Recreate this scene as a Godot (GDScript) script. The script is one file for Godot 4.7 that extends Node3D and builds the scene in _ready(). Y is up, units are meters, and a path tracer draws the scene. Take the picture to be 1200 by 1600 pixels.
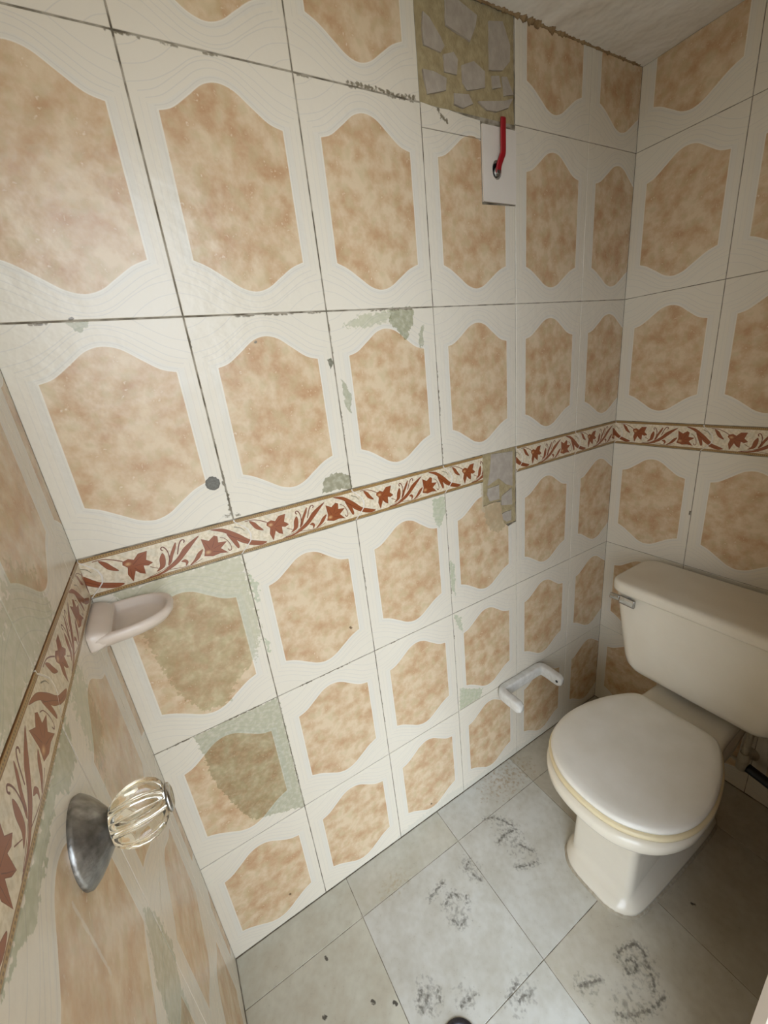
extends Node3D
# A small tiled bathroom seen from its doorway. Left wall x = 0, far tiled wall z = 0, floor y = 0.

const XR := 1.456            # right wall
const XJ := 0.65               # right side of the doorway
const ZF := 0.7354            # inner face of the doorway wall
const ZO := 0.84             # its outer face
const HC := 2.003            # ceiling
const TW := 0.2516           # wall tile
const TH := 0.35
const COLS := [0.0, 0.2498, 0.5014, 0.753, 1.0046, 1.2562, 1.456]
const ROWS := [0.0, 0.3463, 0.6967, 1.0512, 1.1237, 1.4754, 1.8254, 2.003]
const B0 := 1.0512           # decorative border
const B1 := 1.1237
const PL := -3.5             # porch outside: its walls, roof height and depth
const PR := 0.7
const PH := 2.7
const PZ := 2.2

var M := {}
var rng := RandomNumberGenerator.new()
var variants: Array[Image] = []
var F_BACK := Transform3D(Basis(Vector3(1, 0, 0), Vector3(0, 1, 0), Vector3(0, 0, 1)), Vector3.ZERO)
var F_RIGHT := Transform3D(Basis(Vector3(0, 0, 1), Vector3(0, 1, 0), Vector3(-1, 0, 0)), Vector3(XR, 0, 0))
var F_LEFT := Transform3D(Basis(Vector3(0, 0, -1), Vector3(0, 1, 0), Vector3(1, 0, 0)), Vector3(0, 0, 0))
var F_FLOOR := Transform3D(Basis(Vector3(1, 0, 0), Vector3(0, 0, -1), Vector3(0, 1, 0)), Vector3.ZERO)


func _ready() -> void:
	rng.seed = 7
	set_view()
	make_materials()
	build_shell()
	build_passage()
	build_back_wall()
	build_right_wall()
	build_left_wall()
	build_floor()
	build_ceiling()
	build_toilet()
	build_supply()
	build_soap_dish()
	build_paper_holder()
	build_tap()
	build_shutoff()
	build_drain()
	build_filler_spots()


# ---------------------------------------------------------------- camera, sky, exposure
func set_view() -> void:
	var cam := Camera3D.new()
	cam.name = "camera"
	cam.position = Vector3(0.15342, 1.3594, 0.7826)
	cam.rotation = Vector3(-0.3348, -0.4931, -0.1165)
	cam.fov = 103.15
	cam.near = 0.01
	cam.far = 100.0
	add_child(cam)
	cam.current = true
	var env := Environment.new()
	env.background_mode = Environment.BG_SKY
	var sm := ProceduralSkyMaterial.new()
	sm.sky_top_color = Color(0.88, 0.94, 1.0)
	sm.sky_horizon_color = Color(0.95, 0.97, 1.0)
	sm.ground_bottom_color = Color(0.5, 0.48, 0.45)
	sm.ground_horizon_color = Color(0.6, 0.58, 0.55)
	sm.sun_angle_max = 0.0
	var sky := Sky.new()
	sky.sky_material = sm
	env.sky = sky
	env.background_energy_multiplier = 1.0
	env.tonemap_mode = Environment.TONE_MAPPER_LINEAR
	env.tonemap_exposure = 7.2
	env.sdfgi_enabled = true
	env.ssao_enabled = true
	env.ssil_enabled = true
	var we := WorldEnvironment.new()
	we.name = "daylight"
	we.environment = env
	add_child(we)


# ---------------------------------------------------------------- small helpers
func tag(o: Node, label: String, category: String, group := "") -> void:
	o.set_meta("label", label)
	o.set_meta("category", category)
	if group != "":
		o.set_meta("group", group)


func structure(o: Node, label: String, category: String) -> void:
	tag(o, label, category)
	o.set_meta("kind", "structure")


func inst(called: String, mesh: Mesh, mat: Material, parent: Node = self) -> MeshInstance3D:
	var o := MeshInstance3D.new()
	o.name = called
	o.mesh = mesh
	if mat:
		o.material_override = mat
	parent.add_child(o, true)
	return o


func thing(called: String, at: Vector3, label: String, category: String, group := "") -> Node3D:
	var o := Node3D.new()
	o.name = called
	add_child(o, true)
	o.position = at
	tag(o, label, category, group)
	return o


func mat(c: Color, rough := 0.5, metal := 0.0, spec := 0.5) -> StandardMaterial3D:
	var m := StandardMaterial3D.new()
	m.albedo_color = c
	m.roughness = rough
	m.metallic = metal
	m.metallic_specular = spec
	return m


func c8(r: int, g: int, b: int) -> Color:
	return Color(r / 255.0, g / 255.0, b / 255.0)


func v2(a: Array) -> PackedVector2Array:
	var p := PackedVector2Array()
	for q in a:
		p.append(Vector2(q[0], q[1]))
	return p


func rect(u0: float, v0: float, u1: float, v1: float) -> PackedVector2Array:
	return PackedVector2Array([Vector2(u0, v0), Vector2(u1, v0), Vector2(u1, v1), Vector2(u0, v1)])


func area(p: PackedVector2Array) -> float:
	var s := 0.0
	for i in p.size():
		s += p[i].cross(p[(i + 1) % p.size()])
	return s * 0.5


func ccw(p: PackedVector2Array) -> PackedVector2Array:
	if area(p) < 0.0:
		p = p.duplicate()
		p.reverse()
	return p


func inset(p: PackedVector2Array, d: float) -> PackedVector2Array:
	# mitred inset of a counter-clockwise outline
	var out := PackedVector2Array()
	var n := p.size()
	for i in n:
		var e0 := (p[i] - p[(i + n - 1) % n]).normalized()
		var e1 := (p[(i + 1) % n] - p[i]).normalized()
		var n0 := Vector2(-e0.y, e0.x)
		var n1 := Vector2(-e1.y, e1.x)
		var m := (n0 + n1)
		var k := maxf(0.35, 1.0 + n0.dot(n1))
		out.append(p[i] + m * (d / k))
	return out


func catmull(p: PackedVector2Array, closed: bool, per: int) -> PackedVector2Array:
	var out := PackedVector2Array()
	var n := p.size()
	var last := n if closed else n - 1
	for i in last:
		var a: Vector2 = p[(i + n - 1) % n] if closed else p[maxi(i - 1, 0)]
		var b: Vector2 = p[i]
		var c: Vector2 = p[(i + 1) % n]
		var d: Vector2 = p[(i + 2) % n] if closed else p[mini(i + 2, n - 1)]
		for k in per:
			out.append(b.cubic_interpolate(c, a, d, float(k) / per))
	if not closed:
		out.append(p[n - 1])
	return out


# A bevelled plate whose outline lies in a wall's own (u, v); it stands from depth d0 to d1 along the wall's normal. uvr gives the texture's rectangle in (u, v).
func plate_mesh(outline: PackedVector2Array, d0: float, d1: float, bevel: float, uvr: Rect2, origin: Vector2) -> ArrayMesh:
	var p := ccw(outline)
	var q := inset(p, bevel)
	var st := SurfaceTool.new()
	st.begin(Mesh.PRIMITIVE_TRIANGLES)
	var uvf := func(w: Vector2) -> Vector2:
		return Vector2((w.x - uvr.position.x) / uvr.size.x, 1.0 - (w.y - uvr.position.y) / uvr.size.y)
	var emit := func(a: Vector2, da: float, n: Vector3) -> void:
		st.set_normal(n)
		st.set_uv(uvf.call(a))
		st.add_vertex(Vector3(a.x - origin.x, a.y - origin.y, da))
	var tri := Geometry2D.triangulate_polygon(q)
	for k in range(0, tri.size(), 3):
		var a := q[tri[k]]
		var b := q[tri[k + 1]]
		var c := q[tri[k + 2]]
		if (b - a).cross(c - a) > 0.0:
			var t := b
			b = c
			c = t
		for w in [a, b, c]:
			emit.call(w, d1, Vector3(0, 0, 1))
	var trib := Geometry2D.triangulate_polygon(p)
	for k in range(0, trib.size(), 3):
		var a := p[trib[k]]
		var b := p[trib[k + 1]]
		var c := p[trib[k + 2]]
		if (b - a).cross(c - a) < 0.0:
			var t := b
			b = c
			c = t
		for w in [a, b, c]:
			emit.call(w, d0, Vector3(0, 0, -1))
	var n := p.size()
	for i in n:
		var j := (i + 1) % n
		var e := (p[j] - p[i]).normalized()
		var side := Vector3(e.y, -e.x, 0)
		var nb := (side + Vector3(0, 0, 1)).normalized()
		for w in [[q[i], d1], [q[j], d1], [p[i], d1 - bevel], [q[j], d1], [p[j], d1 - bevel], [p[i], d1 - bevel]]:
			emit.call(w[0], w[1], nb)
		for w in [[p[i], d1 - bevel], [p[j], d1 - bevel], [p[i], d0], [p[j], d1 - bevel], [p[j], d0], [p[i], d0]]:
			emit.call(w[0], w[1], side)
	st.index()
	st.generate_tangents()
	return st.commit()


func plate(called: String, frame: Transform3D, outline: PackedVector2Array, d0: float, d1: float, bevel: float, uvr: Rect2, m: Material, parent: Node) -> MeshInstance3D:
	var c := Vector2.ZERO
	for w in outline:
		c += w
	c /= outline.size()
	var o := inst(called, plate_mesh(outline, d0, d1, bevel, uvr, c), m, parent)
	o.transform = Transform3D(frame.basis, frame * Vector3(c.x, c.y, 0))
	return o


# Triangles given as points; turned outwards, smoothed by group.
func solid(tris: PackedVector3Array, groups: PackedInt32Array) -> ArrayMesh:
	var vol := 0.0
	for k in range(0, tris.size(), 3):
		vol += tris[k].dot(tris[k + 1].cross(tris[k + 2]))
	var st := SurfaceTool.new()
	st.begin(Mesh.PRIMITIVE_TRIANGLES)
	for k in range(0, tris.size(), 3):
		st.set_smooth_group(groups[k / 3])
		st.add_vertex(tris[k])
		st.set_smooth_group(groups[k / 3])
		st.add_vertex(tris[k + 2] if vol > 0.0 else tris[k + 1])
		st.set_smooth_group(groups[k / 3])
		st.add_vertex(tris[k + 1] if vol > 0.0 else tris[k + 2])
	st.generate_normals()
	st.index()
	return st.commit()


func loft(rings: Array, cap_a := true, cap_b := true, flat_caps := true, closed_ring := true) -> ArrayMesh:
	var t := PackedVector3Array()
	var g := PackedInt32Array()
	loft_into(t, g, rings, cap_a, cap_b, flat_caps, closed_ring)
	return solid(t, g)


func loft_into(t: PackedVector3Array, g: PackedInt32Array, rings: Array, cap_a := true, cap_b := true, flat_caps := true, closed_ring := true, base_group := 0) -> void:
	var n: int = rings[0].size()
	for r in rings.size() - 1:
		var a: PackedVector3Array = rings[r]
		var b: PackedVector3Array = rings[r + 1]
		for i in (n if closed_ring else n - 1):
			var j := (i + 1) % n
			t.append_array(PackedVector3Array([a[i], a[j], b[j], a[i], b[j], b[i]]))
			g.append(base_group)
			g.append(base_group)
	for side in 2:
		if (side == 0 and not cap_a) or (side == 1 and not cap_b):
			continue
		var ring: PackedVector3Array = rings[0] if side == 0 else rings[rings.size() - 1]
		var c := Vector3.ZERO
		for w in ring:
			c += w
		c /= n
		for i in n:
			var j := (i + 1) % n
			t.append_array(PackedVector3Array([ring[j], ring[i], c]) if side == 0 else PackedVector3Array([ring[i], ring[j], c]))
			g.append(base_group + 1 + side if flat_caps else base_group)


# A tube or bar: a cross-section of given radii swept along a path.
func sweep(path: PackedVector3Array, section: PackedVector2Array, up: Vector3, scales: PackedFloat32Array = PackedFloat32Array()) -> ArrayMesh:
	var rings := []
	for i in path.size():
		var d := (path[mini(i + 1, path.size() - 1)] - path[maxi(i - 1, 0)]).normalized()
		var s := d.cross(up).normalized()
		var w := s.cross(d).normalized()
		var k := scales[i] if scales.size() else 1.0
		var ring := PackedVector3Array()
		for q in section:
			ring.append(path[i] + s * q.x * k + w * q.y * k)
		rings.append(ring)
	return loft(rings, true, true, false)


func round_section(hx: float, hy: float, n := 20, e := 3.0) -> PackedVector2Array:
	var p := PackedVector2Array()
	for i in n:
		var a := TAU * i / n
		var c := cos(a)
		var s := sin(a)
		p.append(Vector2(hx * signf(c) * pow(absf(c), 2.0 / e), hy * signf(s) * pow(absf(s), 2.0 / e)))
	return p


func curve3(p: Array, per := 6) -> PackedVector3Array:
	var out := PackedVector3Array()
	var n := p.size()
	for i in n - 1:
		for k in per:
			out.append(p[i].cubic_interpolate(p[i + 1], p[maxi(i - 1, 0)], p[mini(i + 2, n - 1)], float(k) / per))
	out.append(p[n - 1])
	return out


# profile: (radius, height along axis)
func lathe(profile: Array, axis: Vector3, n := 32, flute := 0.0, flutes := 8) -> ArrayMesh:
	var s := axis.cross(Vector3(0.3, 0.2, 0.93)).normalized()
	var w := axis.cross(s).normalized()
	var rings := []
	for q in profile:
		var ring := PackedVector3Array()
		for i in n:
			var a := TAU * i / n
			var f: float = q[2] if q.size() > 2 else 0.0
			var r: float = q[0] * (1.0 + flute * f * (absf(cos(a * flutes / 2.0)) - 0.6))
			ring.append(axis * q[1] + (s * cos(a) + w * sin(a)) * r)
		rings.append(ring)
	return loft(rings, true, true, true)


func box_mesh(a: Vector3, b: Vector3, bevel := 0.0) -> ArrayMesh:
	var e := minf(bevel, minf(minf(b.x - a.x, b.y - a.y), b.z - a.z) * 0.45)
	var rings := []
	var lay := [[a.y, e], [a.y + e, 0.0], [b.y - e, 0.0], [b.y, e]] if e > 0.0 else [[a.y, 0.0], [b.y, 0.0]]
	for l in lay:
		var k: float = l[1]
		var ring := PackedVector3Array()
		var x0 := a.x + k
		var x1 := b.x - k
		var z0 := a.z + k
		var z1 := b.z - k
		var f := e
		if f > 0.0:
			for q in [[x0 + f, z0], [x1 - f, z0], [x1, z0 + f], [x1, z1 - f], [x1 - f, z1], [x0 + f, z1], [x0, z1 - f], [x0, z0 + f]]:
				ring.append(Vector3(q[0], l[0], q[1]))
		else:
			for q in [[x0, z0], [x1, z0], [x1, z1], [x0, z1]]:
				ring.append(Vector3(q[0], l[0], q[1]))
		rings.append(ring)
	var t := PackedVector3Array()
	var g := PackedInt32Array()
	loft_into(t, g, rings)
	for i in g.size():
		g[i] = -1
	return solid(t, g)


# ---------------------------------------------------------------- painting on images
func poly_fill(im: Image, p: PackedVector2Array, c: Color) -> void:
	var y0 := 1e9
	var y1 := -1e9
	for q in p:
		y0 = minf(y0, q.y)
		y1 = maxf(y1, q.y)
	for y in range(maxi(0, int(floor(y0))), mini(im.get_height() - 1, int(ceil(y1))) + 1):
		var yy := y + 0.5
		var xs: Array[float] = []
		for i in p.size():
			var a := p[i]
			var b := p[(i + 1) % p.size()]
			if (a.y <= yy) != (b.y <= yy):
				xs.append(a.x + (yy - a.y) / (b.y - a.y) * (b.x - a.x))
		xs.sort()
		for k in range(0, xs.size() - 1, 2):
			var x0 := int(round(xs[k]))
			var w := int(round(xs[k + 1])) - x0
			if w > 0:
				im.fill_rect(Rect2i(x0, y, w, 1), c)


func stroke(im: Image, p: PackedVector2Array, w0: float, w1: float, c: Color) -> void:
	var total := p.size() - 1
	for i in total:
		var n := maxi(1, int(p[i].distance_to(p[i + 1]) / 1.0))
		for k in n:
			var f := float(k) / n
			var q := p[i].lerp(p[i + 1], f)
			var w := lerpf(w0, w1, (i + f) / total)
			im.fill_rect(Rect2i(int(q.x - w / 2), int(q.y - w / 2), maxi(1, int(w)), maxi(1, int(w))), c)


func noise(s: int, freq: float, oct := 3) -> FastNoiseLite:
	var n := FastNoiseLite.new()
	n.seed = s
	n.noise_type = FastNoiseLite.TYPE_SIMPLEX_SMOOTH
	n.frequency = freq
	n.fractal_octaves = oct
	return n


func noise_bytes(s: int, freq: float, oct: int, w: int, h: int) -> PackedByteArray:
	return noise(s, freq, oct).get_image(w, h).get_data()


func mixb(a: Color, b: Color, t: float) -> Color:
	return a.lerp(b, clampf(t, 0.0, 1.0))


func tex(im: Image) -> ImageTexture:
	return ImageTexture.create_from_image(im)


# One wall tile's print: cream glaze with pale grey wavy lines round a marbled hexagon.
func make_variants() -> void:
	var w := 352
	var h := 490
	var s := 3
	var base := Image.create_empty(w * s, h * s, false, Image.FORMAT_RGBA8)
	base.fill(c8(226, 219, 205))
	var px := func(a: Array) -> PackedVector2Array:
		var p := PackedVector2Array()
		for q in a:
			p.append(Vector2(q[0] * w * s, (1.0 - q[1]) * h * s))
		return p
	var line := c8(211, 206, 198)
	var cool := c8(223, 218, 207)
	# cool band that hugs the hexagon
	var hex := [[0.14, 0.77], [0.22, 0.788], [0.32, 0.838], [0.41, 0.884], [0.5, 0.9], [0.59, 0.884], [0.68, 0.838], [0.78, 0.788], [0.868, 0.77], [0.868, 0.23], [0.78, 0.205], [0.68, 0.158], [0.59, 0.116], [0.5, 0.1], [0.41, 0.116], [0.32, 0.158], [0.22, 0.205], [0.14, 0.23]]
	hex = smooth_hex(hex)
	var big := []
	for q in hex:
		big.append([0.5 + (q[0] - 0.5) * 1.13, 0.5 + (q[1] - 0.5) * 1.06])
	poly_fill(base, px.call(big), cool)
	for k in [[1.245, 1.0], [1.15, 0.8], [1.045, 0.5]]:
		for side in [0, 1]:
			var l := []
			for q in hex.slice(0 if side == 0 else hex.size() / 2, hex.size() / 2 if side == 0 else hex.size()):
				l.append([0.5 + (q[0] - 0.5) * k[0], 0.5 + (q[1] - 0.5) * (1.0 + (k[0] - 1.0) * 0.62) + (0.012 if side == 0 else -0.012) * k[1]])
			stroke(base, px.call(l), 3.2, 3.2, line)
		for u in [0.14, 0.868]:
			var x: float = 0.5 + (u - 0.5) * k[0]
			stroke(base, px.call([[x, 0.5 + 0.27 * (1 + (k[0] - 1) * 0.5)], [x, 0.5 - 0.27 * (1 + (k[0] - 1) * 0.5)]]), 2.6, 2.6, line)
	for m in [0, 1]:
		for a in [[[0.0, 0.845], [0.14, 0.868], [0.26, 0.91], [0.38, 0.965], [0.48, 0.985], [0.6, 0.975], [0.72, 0.94], [0.84, 0.885], [1.0, 0.845]], [[0.0, 0.9], [0.12, 0.918], [0.22, 0.955], [0.3, 1.0]], [[0.7, 1.0], [0.8, 0.95], [0.9, 0.915], [1.0, 0.9]], [[0.0, 0.955], [0.08, 0.972], [0.14, 1.0]]]:
			var l := []
			for q in a:
				l.append([q[0] if m == 0 else 1.0 - q[0], q[1] if m == 0 else 1.0 - q[1]])
			stroke(base, catmull(px.call(l), false, 8), 3.0, 3.0, line)
	var outer := []
	for q in hex:
		outer.append([0.5 + (q[0] - 0.5) * 1.018, 0.5 + (q[1] - 0.5) * 1.012])
	poly_fill(base, px.call(outer), c8(232, 227, 217))
	base.resize(w, h, Image.INTERPOLATE_BILINEAR if s < 3 else Image.INTERPOLATE_LANCZOS)
	var mask := Image.create_empty(w * s, h * s, false, Image.FORMAT_RGBA8)
	mask.fill(Color.BLACK)
	poly_fill(mask, px.call(hex), Color.WHITE)
	mask.resize(w, h, Image.INTERPOLATE_LANCZOS)
	var mb := mask.get_data()
	var bb := base.get_data()
	for v in 6:
		var n1 := noise_bytes(11 + v, 0.009, 3, w, h)
		var n2 := noise_bytes(31 + v, 0.021, 5, w, h)
		var n3 := noise_bytes(51 + v, 0.085, 3, w, h)
		var n4 := noise_bytes(71 + v, 0.02, 2, w, h)
		var d := bb.duplicate()
		for i in w * h:
			var a := mb[i * 4]
			if a == 0:
				continue
			var x1 := n1[i] / 255.0
			var x2 := n2[i] / 255.0
			var x3 := n3[i] / 255.0
			var x4 := n4[i] / 255.0
			var o := clampf((x1 * 0.62 + x2 * 0.5 + x3 * 0.16 - 0.42) * 1.6, 0.0, 1.0)      # 0 cream, 1 ochre
			var r := lerpf(219.0, 191.0, o)
			var g := lerpf(198.0, 153.0, o)
			var b := lerpf(168.0, 116.0, o)
			var olive := clampf((x4 - 0.55) * 1.6, 0.0, 0.45)
			r = lerpf(r, 196.0, olive)
			g = lerpf(g, 178.0, olive)
			b = lerpf(b, 140.0, olive)
			var fleck := clampf((x3 * 0.6 + x2 * 0.5 - 0.8) * 6.0, 0.0, 0.8)
			r = lerpf(r, 231.0, fleck)
			g = lerpf(g, 217.0, fleck)
			b = lerpf(b, 193.0, fleck)
			var t := a / 255.0
			d[i * 4] = int(lerpf(d[i * 4], r, t))
			d[i * 4 + 1] = int(lerpf(d[i * 4 + 1], g, t))
			d[i * 4 + 2] = int(lerpf(d[i * 4 + 2], b, t))
		variants.append(Image.create_from_data(w, h, false, Image.FORMAT_RGBA8, d))


func smooth_hex(h: Array) -> Array:
	var out := []
	for half in 2:
		for q in catmull(v2(h.slice(half * 9, half * 9 + 9)), false, 5):
			out.append([q.x, q.y])
	return out


func make_border() -> Image:
	var w := 1536
	var h := 444
	var im := Image.create_empty(w, h, false, Image.FORMAT_RGBA8)
	# marbled cream ground
	var n1 := noise_bytes(5, 0.02, 4, w, h)
	var n2 := noise_bytes(6, 0.007, 2, w, h)
	var d := im.get_data()
	for i in w * h:
		var o := clampf((n1[i] / 255.0 - 0.35) * 1.5, 0.0, 1.0)
		var g := clampf((n2[i] / 255.0 - 0.4) * 1.6, 0.0, 1.0)
		d[i * 4] = int(lerpf(lerpf(226.0, 198.0, o), 190.0, g * 0.6))
		d[i * 4 + 1] = int(lerpf(lerpf(212.0, 180.0, o), 184.0, g * 0.6))
		d[i * 4 + 2] = int(lerpf(lerpf(188.0, 146.0, o), 164.0, g * 0.6))
		d[i * 4 + 3] = 255
	im = Image.create_from_data(w, h, false, Image.FORMAT_RGBA8, d)
	var px := func(a: Array, du := 0.0) -> PackedVector2Array:
		var p := PackedVector2Array()
		for q in a:
			p.append(Vector2((q[0] + du) * w, (1.0 - q[1]) * h))
		return p
	var rust := c8(142, 77, 41)
	var dark := c8(104, 46, 22)
	var tan := c8(201, 160, 112)
	var gold := c8(166, 134, 84)
	var shape := func(a: Array, edge := true, curved := true) -> void:
		var p: PackedVector2Array = catmull(px.call(a), true, 5) if curved else px.call(a)
		if edge:
			poly_fill(im, p, dark)
			var q := ccw(p)
			poly_fill(im, inset(q, 3.0), rust)
		else:
			poly_fill(im, p, rust)
	for du in [0.0, -1.0]:
		for a in [[[0.816, 0.89], [0.907, 0.83], [0.998, 0.6], [1.07, 0.36], [1.14, 0.25], [1.205, 0.149], [1.153, 0.105], [1.08, 0.19], [1.01, 0.33], [0.963, 0.5], [0.931, 0.64], [0.887, 0.76]], [[0.919, 0.673], [0.945, 0.43], [0.975, 0.2], [0.99, 0.27], [0.97, 0.5]]]:
			var p: PackedVector2Array = catmull(px.call(a, du), true, 5)
			poly_fill(im, p, dark)
			poly_fill(im, inset(ccw(p), 3.0), rust)
		stroke(im, catmull(px.call([[0.93, 0.62], [1.0, 0.45], [1.08, 0.25], [1.15, 0.16]], du), false, 10), 6, 3, dark)
		stroke(im, catmull(px.call([[0.985, 0.8], [1.03, 0.72], [1.05, 0.62]], du), false, 8), 9, 4, c8(120, 112, 92))
		stroke(im, catmull(px.call([[0.87, 0.62], [0.9, 0.56], [0.925, 0.4], [0.93, 0.25], [0.915, 0.2], [0.905, 0.26]], du), false, 8), 5, 8, dark)
	shape.call([[0.107, 0.852], [0.143, 0.783], [0.171, 0.646], [0.199, 0.494], [0.147, 0.577], [0.119, 0.728]])
	stroke(im, catmull(px.call([[0.076, 0.866], [0.131, 0.86], [0.18, 0.8], [0.235, 0.69]]), false, 10), 7, 7, dark)
	# leaf sprays
	shape.call([[0.334, 0.108], [0.441, 0.163], [0.552, 0.397], [0.62, 0.632], [0.731, 0.825], [0.68, 0.646], [0.616, 0.439], [0.545, 0.246], [0.437, 0.108]])
	shape.call([[0.409, 0.204], [0.437, 0.314], [0.449, 0.508], [0.477, 0.632], [0.485, 0.48], [0.465, 0.273]])
	shape.call([[0.489, 0.287], [0.521, 0.549], [0.572, 0.811], [0.568, 0.687], [0.537, 0.494], [0.513, 0.328]])
	shape.call([[0.624, 0.121], [0.66, 0.232], [0.696, 0.383], [0.735, 0.439], [0.703, 0.259], [0.664, 0.163]])
	shape.call([[0.575, 0.28], [0.604, 0.31], [0.62, 0.218], [0.596, 0.13], [0.6, 0.22]])
	for l in [[[0.505, 0.34], [0.512, 0.563], [0.505, 0.701], [0.488, 0.78], [0.474, 0.74], [0.482, 0.69]], [[0.566, 0.5], [0.594, 0.742], [0.617, 0.83], [0.632, 0.80], [0.625, 0.75]]]:
		stroke(im, catmull(px.call(l), false, 10), 9, 9, dark)
	for l in [[[0.382, 0.37], [0.425, 0.273]], [[0.489, 0.163], [0.572, 0.12], [0.648, 0.12], [0.715, 0.2]]]:
		stroke(im, catmull(px.call(l), false, 10), 6, 4, dark)
	stroke(im, catmull(px.call([[0.36, 0.12], [0.45, 0.2], [0.55, 0.36], [0.63, 0.6], [0.7, 0.76]]), false, 10), 5, 2, dark)
	# two flowers
	shape.call([[0.234, 0.68], [0.27, 0.714], [0.3, 0.659], [0.334, 0.78], [0.39, 0.79], [0.37, 0.577], [0.405, 0.466], [0.372, 0.42], [0.345, 0.452], [0.342, 0.232], [0.312, 0.287], [0.29, 0.383], [0.258, 0.129], [0.240, 0.342], [0.252, 0.508], [0.228, 0.6]], true, false)
	shape.call([[0.731, 0.246], [0.747, 0.411], [0.738, 0.72], [0.788, 0.618], [0.831, 0.72], [0.853, 0.67], [0.847, 0.508], [0.908, 0.476], [0.855, 0.335], [0.9, 0.165], [0.843, 0.204], [0.79, 0.18]], true, false)
	for q in [[0.26, 0.59, 0.022], [0.765, 0.32, 0.024]]:
		for k in 5:
			var ring := []
			for i in 16:
				var an := TAU * i / 16
				var r: float = q[2] * (1.0 - k * 0.18)
				ring.append([q[0] + cos(an) * r, q[1] + sin(an) * r * 2.6])
			poly_fill(im, px.call(ring), rust.lerp(tan, 0.25 + k * 0.18))
	for l in [[[0.29, 0.55], [0.33, 0.66], [0.375, 0.75]], [[0.3, 0.5], [0.35, 0.5], [0.395, 0.47]], [[0.29, 0.45], [0.31, 0.36], [0.335, 0.26]], [[0.265, 0.45], [0.26, 0.3], [0.258, 0.18]], [[0.78, 0.4], [0.765, 0.55], [0.745, 0.68]], [[0.8, 0.42], [0.82, 0.55], [0.835, 0.68]], [[0.81, 0.38], [0.85, 0.42], [0.895, 0.46]], [[0.8, 0.3], [0.85, 0.25], [0.89, 0.18]]]:
		stroke(im, px.call(l), 5, 2, dark)
	# banded edges with a beaded line
	for k in 2:
		var y0 := 0 if k == 0 else h - 44
		im.fill_rect(Rect2i(0, y0, w, 44), gold)
		im.fill_rect(Rect2i(0, y0 + (0 if k == 0 else 36), w, 8), dark.lerp(gold, 0.3))
		im.fill_rect(Rect2i(0, y0 + (38 if k == 0 else 0), w, 6), c8(122, 84, 48))
		for x in range(0, w, 24):
			im.fill_rect(Rect2i(x, y0 + 16, 13, 12), c8(118, 90, 54))
	im.resize(768, 222, Image.INTERPOLATE_LANCZOS)
	return im


# Matter on the glaze: an outlined patch with a ragged edge and grain. Outline in wall (u, v).
func stain(im: Image, r: Rect2, ppm: float, outline: PackedVector2Array, c: Color, alpha: float, jag := 0.004, s := 1, tint := false) -> void:
	var nz := noise(s, 0.06, 3)
	var ng := noise(s + 9, 0.05, 3)
	var p := PackedVector2Array()
	var lo := Vector2(1e9, 1e9)
	var hi := Vector2(-1e9, -1e9)
	for q in outline:
		var w := Vector2((q.x - r.position.x) * ppm, im.get_height() - (q.y - r.position.y) * ppm)
		p.append(w)
		lo = lo.min(w)
		hi = hi.max(w)
	var j := jag * ppm
	for y in range(maxi(0, int(lo.y - j)), mini(im.get_height(), int(hi.y + j) + 1)):
		for x in range(maxi(0, int(lo.x - j)), mini(im.get_width(), int(hi.x + j) + 1)):
			var q := Vector2(x + nz.get_noise_2d(x, y) * j * 2.0, y + nz.get_noise_2d(x + 500, y) * j * 2.0)
			if Geometry2D.is_point_in_polygon(q, p):
				var a := alpha * clampf(0.9 + ng.get_noise_2d(x, y) * 0.45, 0.0, 1.0)
				im.set_pixel(x, y, im.get_pixel(x, y).lerp(im.get_pixel(x, y) * c if tint else c, a))


# Dirt rubbed along a line, broken up by noise.
func smudge(im: Image, r: Rect2, ppm: float, line: PackedVector2Array, width: float, c: Color, alpha: float, s := 1, solid_part := 0.1) -> void:
	var ng := noise(s, 0.075, 4)
	var p := PackedVector2Array()
	var lo := Vector2(1e9, 1e9)
	var hi := Vector2(-1e9, -1e9)
	for q in catmull(line, false, 6):
		var w := Vector2((q.x - r.position.x) * ppm, im.get_height() - (q.y - r.position.y) * ppm)
		p.append(w)
		lo = lo.min(w)
		hi = hi.max(w)
	var j := width * ppm
	for y in range(maxi(0, int(lo.y - j)), mini(im.get_height(), int(hi.y + j) + 1)):
		for x in range(maxi(0, int(lo.x - j)), mini(im.get_width(), int(hi.x + j) + 1)):
			var best := 1e9
			var q := Vector2(x, y)
			for i in p.size() - 1:
				best = minf(best, q.distance_squared_to(Geometry2D.get_closest_point_to_segment(q, p[i], p[i + 1])))
			var f := 1.0 - sqrt(best) / j
			if f > 0.0:
				var a := clampf((f * 0.9 + ng.get_noise_2d(x, y) * 1.5 - 0.35 + solid_part) * 1.6, 0.0, 1.0) * alpha
				if a > 0.0:
					im.set_pixel(x, y, im.get_pixel(x, y).lerp(c, a))


func tile_material(im: Image, s: int) -> StandardMaterial3D:
	var m := mat(c8(250, 248, 244), 0.27, 0.0, 0.5)
	m.albedo_texture = tex(im)
	m.texture_repeat = false
	var b := noise(s, 0.035, 4).get_image(im.get_width() / 2, im.get_height() / 2)
	b.convert(Image.FORMAT_RGBA8)
	b.bump_map_to_normal_map(2.0)
	m.normal_enabled = true
	m.normal_texture = tex(b)
	m.normal_scale = 0.22
	return m


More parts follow.
